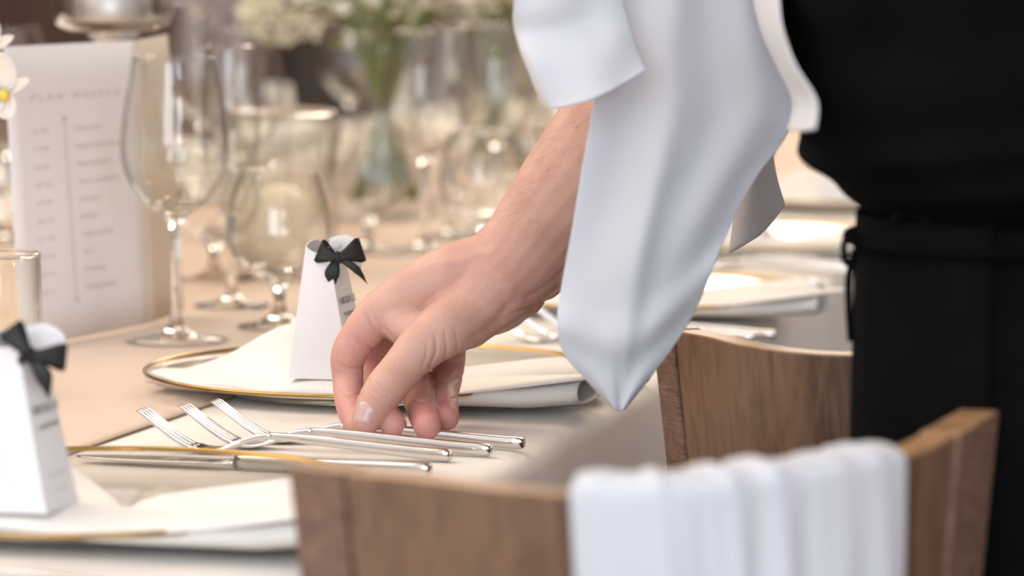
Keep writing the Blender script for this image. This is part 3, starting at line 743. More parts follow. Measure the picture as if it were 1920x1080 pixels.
def blossoms(parent, center, rx, ry, rz, n, rad, m, name):
    mb = MB()
    for k in range(n):
        while True:
            p = Vector((random.uniform(-1, 1), random.uniform(-1, 1), random.uniform(-1, 1)))
            if .35 < p.length < 1: break
        q = Vector(center) + Vector((p.x * rx, p.y * ry, p.z * rz)); r = rad * random.uniform(.6, 1.2)
        mb.ellipsoid(q, r, r, r * .8, 6, 4)
    o = mb.build(name, m, parent); o['kind'] = 'stuff'; return o
for c, rr, n in (((-.108, 0, .212), .048, 300), ((-.055, .02, .240), .05, 300), ((.03, -.03, .250), .05, 200), ((.10, .0, .245), .05, 200)):
    blossoms(bq, c, rr * 1.15, rr, rr * .8, n, .0045, M_gyp, 'blossoms')
for (x, z, s_) in ((-.010, .212, .030), (.085, .215, .028), (.135, .225, .03), (-.045, .205, .02)):
    for k in range(12):
        mb = MB(); a = k * 2.4; tl = .25 + k * .07
        petal(mb, (x, -.03, z), (math.cos(a) * tl, math.sin(a) * tl * .8, 1.1 - tl), (-math.cos(a), -math.sin(a), .6), s_ * (.7 + .03 * k), s_ * .9, .35)
        mb.build('rose_petal', M_white_flower, bq)
for k in range(20):
    a = random.uniform(0, 2 * PI); r = random.uniform(.02, .10); z = .215 - r * .25 + random.uniform(-.015, .03)
    mb = MB(); petal(mb, (r * math.cos(a), r * math.sin(a), z), (math.cos(a), math.sin(a), random.uniform(-1.1, .1)), (-math.sin(a) * .3, .3, 1), random.uniform(.03, .055), .014, .2)
    mb.build('leaf', M_leaf, bq)
# second bunch further right and back
fv2 = copy_tree(fv); fv2.location = (*at_table(935, 4.85), TZ + .0045); tag(fv2, 'farther clear glass flower vase left of the hanging cloth', 'vase')
bq2 = thing('bouquet', 'farther bouquet with dark green stems left of the hanging cloth', 'flowers', (*at_table(935, 4.85), TZ + .0190))
for ch in list(bq.children):
    c = ch.copy(); COL.objects.link(c); c.parent = bq2

# ------------------------------------------------------------------ chairs
arc_px = [(565, 868), (680, 882), (800, 893), (940, 910), (1090, 922), (1200, 925), (1300, 920), (1400, 908), (1530, 889), (1640, 865), (1750, 820), (1840, 768)]
CHZ = .83
arcw = [PZ(x, y, CHZ) for x, y in arc_px]
A0 = arcw[0].copy()
arc_loc = [(p.x - A0.x, p.y - A0.y) for p in arcw]
ARC = [interp(arc_loc, k / 40) for k in range(41)]
chordm = ((ARC[0][0] + ARC[-1][0]) / 2, (ARC[0][1] + ARC[-1][1]) / 2)
cdir = Vector((ARC[-1][0] - ARC[0][0], ARC[-1][1] - ARC[0][1])).normalized(); fdir = Vector((-cdir.y, cdir.x))   # facing
def arc_normals():
    out = []
    for k in range(41):
        a = ARC[max(0, k - 1)]; b = ARC[min(40, k + 1)]; d = Vector((b[0] - a[0], b[1] - a[1])).normalized(); out.append(Vector((d.y, -d.x)))
    return out
ARN = arc_normals()
def arc_pt(s_, z, off=0.0):
    """s in 0..1 along the arc, z height, off outward"""
    x = s_ * 40; i = min(int(x), 39); f = x - i
    p = Vector(ARC[i]) * (1 - f) + Vector(ARC[i + 1]) * f; n = ARN[i] * (1 - f) + ARN[i + 1] * f
    sc = 1 - .62 * (CHZ - z)
    q = Vector(chordm) + (p - Vector(chordm)) * sc + n * off
    return Vector((q.x, q.y, z))
def make_chair():
    t = thing('dining_chair', '', 'chair')
    def block(s0, s1, z0, z1, o0, o1, ns, nz_, name, m, mtop=None):
        v = []; f = []; mi = []
        ring = lambda s_, : None
        for i in range(ns + 1):
            s_ = s0 + (s1 - s0) * i / ns
            for (oo, zz) in [(o1, z0 + (z1 - z0) * j / nz_) for j in range(nz_ + 1)] + [(o0, z1 - (z1 - z0) * j / nz_) for j in range(nz_ + 1)]:
                v.append(arc_pt(s_, zz, oo))
        m_ = 2 * (nz_ + 1)
        for i in range(ns):
            for j in range(m_):
                f.append((i * m_ + j, i * m_ + (j + 1) % m_, (i + 1) * m_ + (j + 1) % m_, (i + 1) * m_ + j)); mi.append(1 if (j == nz_) else 0)
        f.append(tuple(range(m_))[::-1]); mi.append(0); f.append(tuple(ns * m_ + j for j in range(m_))); mi.append(0)
        o = mesh_obj(name, v, f, None, t, False, [m, mtop or m], mi); bevel(o, .0015, 2)
        for p_ in o.data.polygons: p_.use_smooth = False
        return o
    block(.080, .920, CHZ - .30, CHZ - .0005, -.010, .0075, 48, 6, 'backrest_panel', M_wood, M_wood_edge)
    block(0, .078, CHZ - .38, CHZ, -.011, .009, 5, 6, 'stile', M_stile, M_wood_edge)
    block(.922, 1, CHZ - .38, CHZ, -.011, .009, 5, 6, 'stile', M_stile, M_wood_edge)
    # seat
    c0 = arc_pt(.0, .47); c1 = arc_pt(1, .47); m_ = (c0 + c1) / 2; half = (c1 - c0).length / 2
    out = []
    for k in range(41):
        p = arc_pt(k / 40, .47, -.012); out.append((p.x, p.y))
    F = fdir; D = cdir
    for k in range(1, 12):
        a = k / 12; p = Vector((c1.x, c1.y)) + F * (.20 * math.sin(PI * a) ** .5) + (Vector((c0.x, c0.y)) - Vector((c1.x, c1.y))) * a
        out.append((p.x, p.y))
    n = len(out); cx = sum(p[0] for p in out) / n; cy = sum(p[1] for p in out) / n
    v = []; f = []
    for (sc, z) in ((.97, .435), (1, .44), (1, .458), (.97, .465), (.6, .460), (.02, .458)):
        for p in out: v.append((cx + (p[0] - cx) * sc, cy + (p[1] - cy) * sc, z))
    for j in range(5):
        for i in range(n): f.append((j * n + i, j * n + (i + 1) % n, (j + 1) * n + (i + 1) % n, (j + 1) * n + i))
    f.append(tuple(range(n))[::-1]); f.append(tuple(5 * n + i for i in range(n)))
    mesh_obj('seat', v, f, M_wood, t)
    for (s_, fr) in ((.04, 0), (.96, 0), (.05, 1), (.95, 1)):
        p = arc_pt(s_, .43, -.02); q = Vector((p.x, p.y)) + (F * .15 + (D * (.03 if s_ < .5 else -.03)) if fr else Vector((0, 0)))
        q2 = q + (F * (.02 if fr else -.04))
        MB().tube([(q.x, q.y, .438), (q2.x, q2.y, .0)], [.018, .013], 12).build('leg', M_wood, t)
    return t
ch = make_chair(); ch.location = (A0.x, A0.y, 0)
tag(ch, 'curved walnut chair at the bottom front with a white cloth over its back', 'chair', 'curved walnut dining chairs')
c2 = copy_tree(ch); Lm = PZ(1246, 607, CHZ); c2.location = (Lm.x, Lm.y, 0); c2.rotation_euler = (0, 0, math.radians(-30))
tag(c2, 'curved walnut chair behind the tip of the hanging white cloth', 'chair', 'curved walnut dining chairs')
for j, c in enumerate(far_side):
    c3 = copy_tree(ch); q = Vector(c) - Vector(NV[:2]) * .30 + Vector(VV[:2]) * .17
    c3.location = (q.x, q.y, 0); c3.rotation_euler = (0, 0, math.radians(-152)); tag(c3, 'curved walnut chair at the place setting ' + where_far[j], 'chair', 'curved walnut dining chairs')

# white cloth over the front chair
def chair_cloth():
    s0, s1 = None, None
    def s_of(px):
        best = 0; bd = 1e9
        for k in range(401):
            p = arc_pt(k / 400, CHZ) + Vector((A0.x, A0.y, 0)); q = to_px(np.array([[p.x, p.y, p.z]]))[0]
            if abs(q[0] - px) < bd: bd = abs(q[0] - px); best = k / 400
        return best
    s0, s1 = s_of(1092), s_of(1642)
    folds = [(.06, .5), (.24, .9), (.36, -.6), (.47, 1.0), (.55, -.8), (.62, 1.2), (.70, -.9), (.80, .5), (.92, .8)]
    prof = []   # (outward offset, z)
    for k in range(22): prof.append((.0135 + .004 * math.sin(PI * k / 21), CHZ - .17 + .17 * k / 21, 1 - k / 21))
    for k in range(1, 9):
        a = PI * k / 9; prof.append((-.001 + .0145 * math.cos(a), CHZ + .0075 * math.sin(a), 0))
    for k in range(12): prof.append((-.0155, CHZ - .11 * k / 11, k / 11))
    def fn(u, v):
        x = v * (len(prof) - 1); i = min(int(x), len(prof) - 2); f = x - i
        oo = prof[i][0] * (1 - f) + prof[i + 1][0] * f; z = prof[i][1] * (1 - f) + prof[i + 1][1] * f; dn = prof[i][2] * (1 - f) + prof[i + 1][2] * f
        uu = u + (.09 * (1 - u) - .02 * u) * dn * (.6 if oo > 0 else 0)
        uu += .012 * math.sin(v * 5 + u * 20) * dn
        s_ = s0 + (s1 - s0) * uu
        rp = sum(a * .0026 * math.exp(-((u - c - .03 * dn) / (.028 + .01 * dn)) ** 2) for c, a in folds)
        if oo > 0.008: oo += max(-.002, rp * (.35 + 1.2 * min(1, dn * 3)))
        elif oo < -.01: oo -= max(0, rp)
        if dn == 0: z += max(0, rp * .9)
        p = arc_pt(max(0, min(1, s_)), z, oo); return p + Vector((A0.x, A0.y, 0))
    o = solid(MB().grid(fn, 140, 90).build('draped_napkin', M_cloth), .0012, 1)
    tag(o, 'white pleated cloth hung over the front chair back', 'cloth')
chair_cloth()

# ------------------------------------------------------------------ the waiter
waiter = thing('person', 'waiter in black reaching down to lay a fork, white cloth on his arm', 'person', (0, 0, 0))
HD = 2.25
def remeshed(mb, voxel, smooth):
    o = mb.build('tmp', None)
    m = o.modifiers.new('r', 'REMESH'); m.mode = 'VOXEL'; m.voxel_size = voxel
    s_ = o.modifiers.new('s', 'SMOOTH'); s_.factor = .5; s_.iterations = smooth
    me = bpy.data.meshes.new_from_object(o.evaluated_get(bpy.context.evaluated_depsgraph_get()))
    bpy.data.objects.remove(o)
    n = len(me.vertices); co = np.empty(n * 3); me.vertices.foreach_get('co', co); co = co.reshape(-1, 3)
    nr = np.empty(n * 3); me.vertices.foreach_get('normal', nr); nr = nr.reshape(-1, 3)
    faces = [tuple(p.vertices) for p in me.polygons]
    return co, nr, faces
def limb(mb, pts, steps=7):
    """pts: (Vector, r) chain; overlapping balls joined by tapering tubes, smoothly interpolated"""
    arr = [(p.x, p.y, p.z, r) for p, r in pts]; n = (len(arr) - 1) * steps
    q = [interp(arr, k / n) for k in range(n + 1)]
    mb.tube([Vector(a[:3]) for a in q], [float(a[3]) for a in q], 20)
    for a in (q[0], q[-1]): mb.ellipsoid(Vector(a[:3]), a[3], a[3], a[3], 20, 12)
    return q
def H(x, y, dd=0.0): return P(x, y, HD + dd)
hand = MB()
W = (H(940, 522, .004))
idx = [(H(716, 583, .004), .0140), (H(684, 618, -.001), .0128), (H(654, 664, -.004), .0112), (H(652, 708, -.003), .0098), (H(655, 748, -.016), .0094), (H(661, 778, -.036), .0086), (H(668, 799, -.050), .0068)]
mid = [(H(742, 572, .024), .0140), (H(712, 630, .028), .0118), (H(695, 690, .028), .0105), (H(704, 744, .006), .0093), (H(722, 776, -.028), .0092), (H(738, 797, -.049), .0082)]
rng = [(H(775, 585, .042), .0135), (H(772, 640, .047), .0115), (H(774, 690, .047), .0108), (H(784, 748, .000), .0095), (H(794, 778, -.034), .0094), (H(801, 799, -.056), .0086)]
pnk = [(H(812, 600, .056), .0130), (H(838, 650, .060), .0118), (H(839, 695, .058), .0106), (H(833, 742, .026), .0090), (H(834, 766, -.004), .0088), (H(836, 783, -.026), .0083)]
thb = [(H(872, 592, -.004), .0205), (H(826, 622, -.016), .0175), (H(786, 655, -.024), .0148), (H(752, 693, -.034), .0130), (H(724, 727, -.043), .0128), (H(704, 756, -.049), .0117), (H(692, 779, -.053), .0102), (H(686, 791, -.055), .0084)]
for f_ in (idx, mid, rng, pnk, thb): limb(hand, f_)
# metacarpals / palm
limb(hand, [(H(716, 583, .004), .0138), (H(770, 549, .006), .0160), (H(850, 515, .010), .0195), (H(935, 500, .006), .0225)])
limb(hand, [(H(742, 572, .024), .0138), (H(810, 545, .026), .0175), (H(880, 522, .022), .0205), (H(940, 510, .010), .0235)])
limb(hand, [(H(775, 585, .042), .0132), (H(840, 565, .040), .0175), (H(905, 548, .028), .0200), (H(955, 525, .012), .0230)])
limb(hand, [(H(812, 600, .056), .0128), (H(865, 590, .050), .0165), (H(925, 572, .034), .0190), (H(965, 540, .016), .0210)])
limb(hand, [(H(872, 592, -.002), .0210), (H(900, 565, .002), .0235), (H(935, 535, .004), .0255)])
limb(hand, [(H(790, 605, .006), .0150), (H(850, 580, .012), .0210), (H(915, 560, .010), .0230)])
limb(hand, [(H(722, 590, .004), .0125), (H(765, 615, -.004), .0130), (H(810, 630, -.012), .0150)])
limb(hand, [(H(850, 520, .008), .0190), (H(905, 500, .008), .0195), (H(960, 468, .006), .0235), (H(1012, 428, .005), .0280)])
# forearm
ELB = P(1470, -90, 2.16)
arm = [(H(925, 528, .006), .0255), (H(968, 495, .006), .0283), (H(1008, 440, .006), .0305), (H(1060, 375, .003), .0345), (P(1120, 305, 2.245), .0385), (P(1190, 225, 2.235), .0420), (P(1290, 115, 2.21), .0440), (P(1390, 5, 2.18), .0435), (ELB, .0410)]
limb(hand, arm)
limb(hand, [(H(1015, 520, .010), .0150), (H(1060, 470, .008), .0200), (P(1130, 385, 2.25), .0240)])
co, nr, fcs = remeshed(hand, .00115, 9)
# creases and soft relief
px = to_px(co); camdir = co - np.array([0, 0, CAMZ]); camdir /= np.linalg.norm(camdir, axis=1)[:, None]
facing = (nr * camdir).sum(1) < 0.15
def crease(poly, amp, sig, dmax=None):
    poly = np.array([interp(poly, k / 24) for k in range(25)], float)
    lens = np.linspace(0, 1, 25)
    best = np.full(len(px), 1e9); fade = np.zeros(len(px))
    for k in range(24):
        a, b = poly[k], poly[k + 1]; ab = b - a; t_ = np.clip(((px - a) @ ab) / (ab @ ab + 1e-9), 0, 1)
        d_ = np.linalg.norm(px - (a + t_[:, None] * ab), axis=1); m_ = d_ < best; best[m_] = d_[m_]; fade[m_] = np.sin(PI * (lens[k] * .9 + .05))
    w_ = np.exp(-(best / sig) ** 2) * facing * np.sqrt(np.maximum(fade, 0))
    if dmax is not None: w_ = w_ * ((co[:, 1] >= dmax[0]) & (co[:, 1] <= dmax[1]))
    return -nr * (amp * w_)[:, None]
disp = np.zeros_like(co)
TH = (2.12, 2.245); IX = (2.17, 2.262); BK = (2.15, 2.4)
for args in [([(690, 712), (706, 732), (730, 742)], .0011, 2.6, TH), ([(684, 722), (702, 744), (724, 754)], .0009, 2.4, TH), ([(700, 704), (716, 722), (738, 732)], .0006, 2.4, TH),
             ([(816, 628), (818, 660), (806, 690)], .0012, 3.0, TH), ([(834, 620), (838, 655), (832, 684)], .0008, 3.0, TH), ([(852, 615), (858, 645), (854, 678)], .0006, 3.0, TH), ([(800, 640), (800, 665), (792, 688)], .0006, 2.8, TH),
             ([(658, 618), (678, 644), (704, 660)], .0014, 3.4, IX), ([(632, 682), (655, 692), (684, 690)], .0010, 3.0, IX), ([(634, 734), (655, 740), (676, 738)], .0008, 3.0, IX),
             ([(684, 574), (704, 616), (730, 646)], .0013, 4.5, IX), ([(697, 570), (716, 610), (738, 632)], .0005, 3.0, IX),
             ([(766, 745), (788, 752), (812, 748)], .0009, 3.0, BK), ([(815, 744), (835, 749), (858, 745)], .0009, 3.0, BK), ([(806, 706), (838, 714), (868, 706)], .0009, 3.0, BK), ([(762, 700), (786, 706), (805, 702)], .0007, 3.0, BK),
             ([(958, 590), (1000, 574), (1052, 538)], .0010, 3.5, None), ([(968, 606), (1000, 596), (1030, 574)], .0008, 3.5, None), ([(985, 560), (1020, 540), (1062, 500)], .0008, 5, None),
             ([(900, 470), (930, 520), (950, 580)], .0010, 14, None), ([(880, 640), (930, 605), (965, 560)], .0014, 10, None), ([(770, 505), (860, 488), (920, 470)], -.0010, 9, None), ([(640, 640), (650, 660), (660, 680)], -.0006, 8, IX)]:
    disp += crease(*args)
co = co + disp
# redness of the finger ends and knuckles
def nearw(p, r): return np.exp(-(np.linalg.norm(co - np.array(p), axis=1) / r) ** 2)
red = np.zeros(len(co))
for p, r, a in ((H(669, 790, -.03), .022, .75), (H(655, 735, -.002), .022, .45), (H(738, 794, -.035), .018, .95), (H(802, 794, -.05), .022, .95), (H(836, 780, -.02), .022, .95), (H(800, 740, .036), .02, .6), (H(690, 660, .02), .016, .6), (H(836, 720, .05), .024, .6), (H(684, 796, -.06), .012, .3), (H(662, 640, -.01), .016, .40), (H(790, 700, .03), .02, .5), (H(980, 560, -.02), .03, .25)):
    red = np.maximum(red, a * nearw(p, r))
bvh = BVHTree.FromPolygons([tuple(c) for c in co], fcs)
nf = len(co); body_v = [tuple(c) for c in co]; body_f = list(fcs)
# rest of the body, coarser, joined into the same mesh (covered by the clothes and the cloth)
rest = MB()
SHO = Vector((.235, 2.10, 1.36)); HC = Vector((.300, 1.90, .93)); CH_ = Vector((.275, 1.95, 1.24)); NK = Vector((.235, 1.97, 1.43)); HEADC = Vector((.185, 2.015, 1.555))
limb(rest, [(ELB, .041), ((ELB + SHO) / 2, .046), (SHO, .055)])
SHL = Vector((.330, 1.78, 1.36)); ELL = Vector((.40, 1.70, 1.08)); HNL = Vector((.33, 1.79, .88))
HNL = Vector((.42, 1.82, .90))
limb(rest, [(SHL, .055), ((SHL + ELL) / 2, .046), (ELL, .038), ((ELL + HNL) / 2, .034), (HNL, .026)])
YW = Vector((.66, .75, 0)); YF = Vector((-.75, .66, 0))
def elltorso(mb, rows, n=48, fold=None):
    """rows: (cx, cy, z, rw, rf)"""
    v = []; f = []; K_ = 60
    for k in range(K_ + 1):
        cx, cy, z, rw, rf = interp(rows, k / K_)
        for i in range(n):
            a = 2 * PI * i / n; r = 1.0
            q = Vector((cx, cy, z)) + YW * (rw * math.cos(a)) + YF * (rf * math.sin(a))
            if fold: q += (YW * math.cos(a) + YF * math.sin(a)) * fold(a, z)
            v.append(q)
    for k in range(K_):
        for i in range(n): f.append((k * n + i, k * n + (i + 1) % n, (k + 1) * n + (i + 1) % n, (k + 1) * n + i))
    f.append(tuple(range(n))[::-1]); f.append(tuple(K_ * n + i for i in range(n)))
    return mb.add(v, f)
elltorso(rest, [(.312, 1.90, .78, .105, .075), (.31, 1.90, .92, .115, .085), (.295, 1.92, 1.05, .13, .095), (.278, 1.95, 1.22, .16, .105), (.265, 1.96, 1.36, .17, .09), (.25, 1.965, 1.43, .08, .06)], 32)
limb(rest, [(Vector((.26, 1.96, 1.38)), .055), (NK, .052), (HEADC - Vector((0, 0, .06)), .055)])
rest.ellipsoid(HEADC, .076, .080, .108, 20, 14)
rest.ellipsoid(HEADC + YF * .055 + Vector((0, 0, -.06)), .045, .045, .04)
rest.ellipsoid(HEADC + YF * .088 + Vector((0, 0, -.015)), .013, .013, .022)
for s_ in (-1, 1):
    rest.ellipsoid(HEADC + YW * .078 * s_ + Vector((0, 0, -.005)), .012, .012, .03)
    hip = HC + YW * .058 * s_ + Vector((.008, 0, -.10)); kn_ = Vector((hip.x + .01, hip.y, .48)); an = Vector((hip.x + .03, hip.y, .09))
    limb(rest, [(hip, .060), ((hip + kn_) / 2, .056), (kn_, .046), ((kn_ + an) / 2, .050), (an, .034)])
    rest.ellipsoid(an + YF * .06 + Vector((0, 0, -.05)), .04, .04, .03)
# left hand with five fingers
for k in range(5):
    b0 = HNL + Vector((.0, .0, -.035)) + YF * ((k - 1.5) * .0225 if k < 4 else .046)
    if k == 4: limb(rest, [(HNL + YF * .02 + Vector((0, 0, -.015)), .013), (b0 + Vector((0, 0, .0)), .011), (b0 + Vector((-.004, .004, -.035)), .009)], 4)
    else: limb(rest, [(HNL, .018), (HNL * .35 + b0 * .65, .0145), (b0 + Vector((0, 0, -.030)), .0100), (b0 + Vector((.004, 0, -.060)), .0088), (b0 + Vector((.012, 0, -.088 + .006 * abs(k - 1.5))), .0075)], 4)
rco, rnr, rf_ = remeshed(rest, .0045, 6)
k0 = len(body_v); body_v += [tuple(c) for c in rco]; body_f += [tuple(i + k0 for i in p_) for p_ in rf_]
body = bpy.data.meshes.new('body'); body.from_pydata(body_v, [], body_f); body.materials.append(M_skin)
body.polygons.foreach_set('use_smooth', [True] * len(body.polygons))
at = body.attributes.new('redness', 'FLOAT', 'POINT'); at.data.foreach_set('value', list(red) + [0.15] * len(rco))
bo = bpy.data.objects.new('body', body); COL.objects.link(bo); bo.parent = waiter
# thumb nail
def nail():
    C = np.array(H(686, 784, -.054)); A = np.array(H(681, 795, -.054)) - np.array(H(716, 742, -.046)); A /= np.linalg.norm(A)
    Nn = np.array([-.28, -.92, .28]); Nn -= A * (Nn @ A); Nn /= np.linalg.norm(Nn); Sx = np.cross(A, Nn)
    def fn(u, v):
        a = (u - .5) * 2; b = (v - .5) * 2
        rr = max(abs(a), 1e-6)
        s_ = a * .0072 * (1 - .10 * b * b); t_ = b * .0068 + (-.0014 * a * a if b > 0 else .0022 * a * a) * abs(b)
        o_ = C + A * t_ + Sx * s_ + Nn * .03
        loc, n_, i_, d_ = bvh.ray_cast(Vector(o_), Vector(-Nn))
        if loc is None: loc = Vector(C)
        e_ = max(abs(a), abs(b)); return loc + Vector(Nn) * (.0010 - .0014 * max(0, e_ - .82) / .18)
    o = MB().grid(fn, 14, 14).build('thumb_nail', M_nail, bo)
    o.modifiers.new('sm', 'SMOOTH').iterations = 2
nail()
# arm hair
def arm_hair():
    rs = np.random.RandomState(5); v = []; f = []
    q = to_px(co); ok = np.where((q[:, 0] > 880) & (q[:, 0] < 1180) & (q[:, 1] > 100) & (q[:, 1] < 440) & (nr[:, 2] > -.1) & (q[:, 0] + q[:, 1] * .0 > 880))[0]
    dirn = (np.array(H(940, 522)) - np.array(ELB)); dirn /= np.linalg.norm(dirn)
    for i in rs.choice(ok, 1000, replace=False):
        p = Vector(co[i]); n_ = Vector(nr[i]); d = Vector(dirn) * .7 + n_ * .5 + Vector(rs.uniform(-.35, .35, 3)); d.normalize()
        L = rs.uniform(.004, .0085); s_ = d.cross(n_).normalized() * .00004
        pts = [p, p + d * L * .5, p + d * L * .85 + Vector(dirn) * L * .2]
        k = len(v)
        for j, a in enumerate(pts): w_ = s_ * (1 - j * .42); v += [tuple(a - w_), tuple(a + w_)]
        f += [(k, k + 1, k + 3, k + 2), (k + 2, k + 3, k + 5, k + 4)]
    o = mesh_obj('arm_hair', v, f, M_armhair, waiter); o['kind'] = 'stuff'
arm_hair()
# clothes
sh = MB()
def shfold(a, z):
    g = 0
    for (z0, sl, am, w_) in ((.955, .020, -.006, .008), (.985, .030, -.005, .009), (1.02, .02, -.004, .012)):
        g += am * math.exp(-((z - z0 - sl * math.cos(a + .6)) / w_) ** 2)
    return g + .003 * noise.noise(Vector((math.cos(a) * 2, math.sin(a) * 2, z * 9)))
elltorso(sh, [(.306, 1.895, .915, .143, .104), (.306, 1.895, .921, .150, .110), (.304, 1.895, .932, .165, .124), (.300, 1.90, .948, .176, .140), (.299, 1.905, .975, .173, .137), (.290, 1.92, 1.03, .171, .137), (.282, 1.94, 1.15, .175, .128), (.272, 1.95, 1.28, .182, .118), (.262, 1.96, 1.37, .178, .098), (.250, 1.965, 1.42, .095, .075)], 96, shfold)
shirt = subsurf(sh.build('shirt', M_black, waiter), 1)
slv = MB(); limb(slv, [(SHO + Vector((.02, -.03, .0)), .072), (SHO * .6 + ELB * .4, .062), (SHO * .2 + ELB * .8, .055), (SHO * .03 + ELB * .97, .052)]); limb(slv, [(SHL, .070), ((SHL + ELL) / 2, .060), (ELL, .050), (ELL * .6 + HNL * .4, .046)])
slv.build('sleeves', M_black, waiter)
tr = MB()
elltorso(tr, [(.312, 1.90, .70, .15, .112), (.308, 1.897, .80, .147, .110), (.306, 1.895, .88, .143, .107), (.306, 1.895, .93, .140, .102)], 64)
for s_ in (-1, 1):
    hip = HC + YW * .070 * s_ + Vector((.01, 0, -.12)); an = Vector((hip.x + .03, hip.y, .07))
    limb(tr, [(hip, .085), (Vector((hip.x + .005, hip.y, .50)), .072), (an, .055)])
tr.build('trousers', M_black2, waiter)
ap = MB()
def apf(u, v):
    a = math.radians(15 + 200 * u) - .35; z = .40 + (.918 - .40) * v
    g = .003 * math.sin(a * 9 + 2) * (1 - v) + .0015
    rw, rf = .148 + .012 * (1 - v), .112 + .012 * (1 - v)
    return Vector((.307, 1.896, z)) + YW * ((rw + g) * math.cos(a)) + YF * ((rf + g) * math.sin(a))
solid(ap.grid(apf, 70, 20).build('apron', M_black2, waiter), .0014)
st_ = MB()
def APX(x, y, d=1.865): return P(x, y, d)
st_.tube([Vector((.307, 1.896, .905)) + YW * (.154 * math.cos(a)) + YF * (.118 * math.sin(a)) for a in np.linspace(-1.0, 4.2, 50)], .0032, 8)
st_.build('apron_tie', M_black, waiter)
def stroke(pts, r, name, m=M_black):
    q = [interp(pts, k / 30) for k in range(31)]
    MB().tube([P(a[0], a[1], a[2]) for a in q], r, 8).build(name, m, waiter)
stroke([(1606, 428, 1.83), (1590, 440, 1.83), (1582, 465, 1.83), (1588, 492, 1.83), (1600, 492, 1.83), (1606, 470, 1.83), (1604, 440, 1.83)], .0018, 'tie_loop')
stroke([(1604, 470, 1.83), (1592, 520, 1.83), (1592, 580, 1.83), (1596, 640, 1.83)], .0020, 'tie_end')
stroke([(1672, 420, 1.80), (1690, 400, 1.80), (1725, 402, 1.79), (1745, 430, 1.79), (1735, 465, 1.79), (1705, 478, 1.79), (1682, 455, 1.80)], .0020, 'tie_loop', M_black2)
# hair, eyes, mouth, shoes
hr = MB(); hr.ellipsoid(HEADC + Vector((.012, -.010, .022)), .084, .087, .102, 24, 16); hr.build('hair', M_hair, waiter)
for s_ in (-1, 1):
    MB().ellipsoid(HEADC + YF * .070 + YW * .030 * s_ + Vector((0, 0, .0)), .011, .011, .008).build('eye', M_napkin, waiter)
    hip = HC + YW * .070 * s_; c = Vector((hip.x + .04, hip.y, .035)) + YF * .05
    Mr = Matrix(((YF.x, YW.x, 0), (YF.y, YW.y, 0), (0, 0, 1)))
    MB().ellipsoid(c, .13, .047, .034, 20, 12, Mr).build('shoe', M_shoe, waiter)
MB().ellipsoid(HEADC + YF * .092 + Vector((0, 0, -.058)), .012, .02, .005).build('mouth', mat('lips', (.45, .18, .15), .5), waiter)

# ------------------------------------------------------------------ white cloth over the forearm
def coons(top, bottom, left, right, dfun, nu, nv, mb):
    def fn(u, v):
        t_, b_ = interp(top, u), interp(bottom, u); l_, r_ = interp(left, v), interp(right, v)
        c = (1 - v) * t_ + v * b_ + (1 - u) * l_ + u * r_ - ((1 - u) * (1 - v) * np.array(left[0]) + u * (1 - v) * np.array(right[0]) + (1 - u) * v * np.array(left[-1]) + u * v * np.array(right[-1]))
        return P(c[0], c[1], dfun(u, v, c[0], c[1]))
    mb.grid(fn, nu, nv)
cl = MB()
def g_(x, c, w_): return math.exp(-((x - c) / w_) ** 2)
def d_main(u, v, x, y):
    # folds that run from the arm down towards the hanging corner
    xc = x - (y - 200) * -.08
    d = 2.035 + .012 * v
    k = min(1, max(0, 1.15 - v))
    k2 = .55 * max(0, 1 - v * 1.15)
    d -= .012 * g_(u, .40, .09) * k2 - .010 * g_(u, .20, .12) * k2 + .010 * g_(u, .78, .10) * k2 - .006 * g_(u, .60, .08) * k2
    d -= .008 * math.sin(PI * u) * v + .003 * g_(u - .3 * (v - .6), .45, .07) * g_(v, .62, .22) + .005 * g_(v, .78 + .05 * math.cos((u - .5) * 5), .05)
    d += .005 * noise.noise(Vector((u * 3, v * 4, 1)))
    if y < 20: d += .0
    return d
L0 = [(1215, -230), (1160, -100), (1148, 0), (1122, 110), (1110, 210), (1092, 310), (1074, 420), (1056, 520), (1045, 600), (1056, 660), (1100, 712), (1150, 766)]
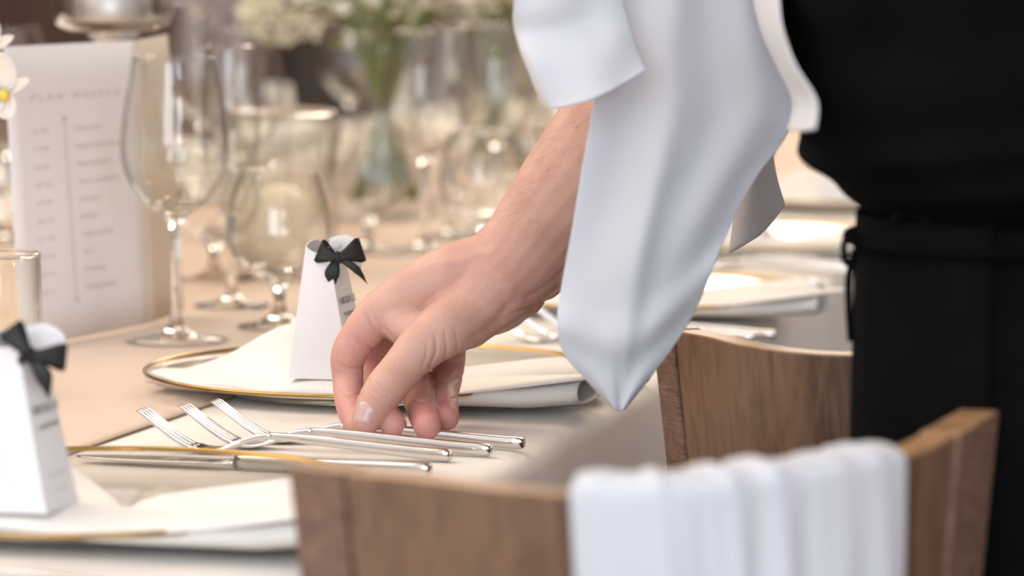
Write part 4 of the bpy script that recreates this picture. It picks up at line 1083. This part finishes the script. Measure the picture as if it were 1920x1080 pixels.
R0 = [(1475, -230), (1440, -100), (1448, 0), (1474, 100), (1500, 190), (1470, 262), (1420, 330), (1376, 410), (1340, 495), (1294, 600), (1232, 690), (1172, 766)]
coons([L0[0], ((L0[0][0] + R0[0][0]) / 2, -240), R0[0]], [L0[-1], (1161, 770), R0[-1]], L0, R0, d_main, 90, 110, cl)
def d_lobe(u, v, x, y): return 1.995 - .016 * math.sin(PI * u) * (.4 + v * .6) + .012 * g_(v, .60, .10) * (1 - u) + .006 * noise.noise(Vector((u * 3, v * 3, 4))) + .028 * u * (1 - v)
L1 = [(1200, -230), (1080, -140), (985, -60), (963, 20), (972, 80), (998, 150), (1022, 198)]
R1 = [(1300, -230), (1200, -140), (1172, -60), (1168, 0), (1182, 50), (1196, 95), (1210, 132)]
coons([L1[0], R1[0]], [(1022, 198), (1045, 203), (1110, 186), (1160, 162), (1210, 132)], L1, R1, d_lobe, 50, 50, cl)
L2 = [(1400, -230), (1405, -60), (1425, 50), (1460, 130), (1486, 190), (1476, 246)]
R2 = [(1490, -230), (1464, -60), (1464, 40), (1490, 120), (1530, 188), (1528, 242)]
coons([L2[0], R2[0]], [L2[-1], (1510, 246), R2[-1]], L2, R2, lambda u, v, x, y: 2.05 - .31 * u ** .25 * (.3 + .7 * v ** .5), 16, 40, cl)
# shaded part hanging behind the arm
L3 = [(1330, -230), (1350, -40), (1375, 120), (1385, 300), (1368, 474)]
R3 = [(1500, -230), (1440, -60), (1440, 120), (1450, 300), (1472, 384)]
coons([L3[0], R3[0]], [(1368, 474), (1425, 440), (1472, 384)], L3, R3, lambda u, v, x, y: 2.275 + .01 * math.sin(u * 5 + v * 3), 20, 50, cl)
# over the arm
def sad(u, v):
    a = PI * v; x = 1200 + 290 * u
    return P(x + 10 * math.sin(a), -230 - 70 * math.sin(a) - 40 * u * math.sin(a), 2.155 - .120 * math.cos(a))
cl.grid(sad, 30, 16)
svc = cl.build('service_cloth', M_cloth); solid(svc, .0011, 0)
tag(svc, 'white service cloth draped over the waiter forearm, corner hanging down', 'cloth')
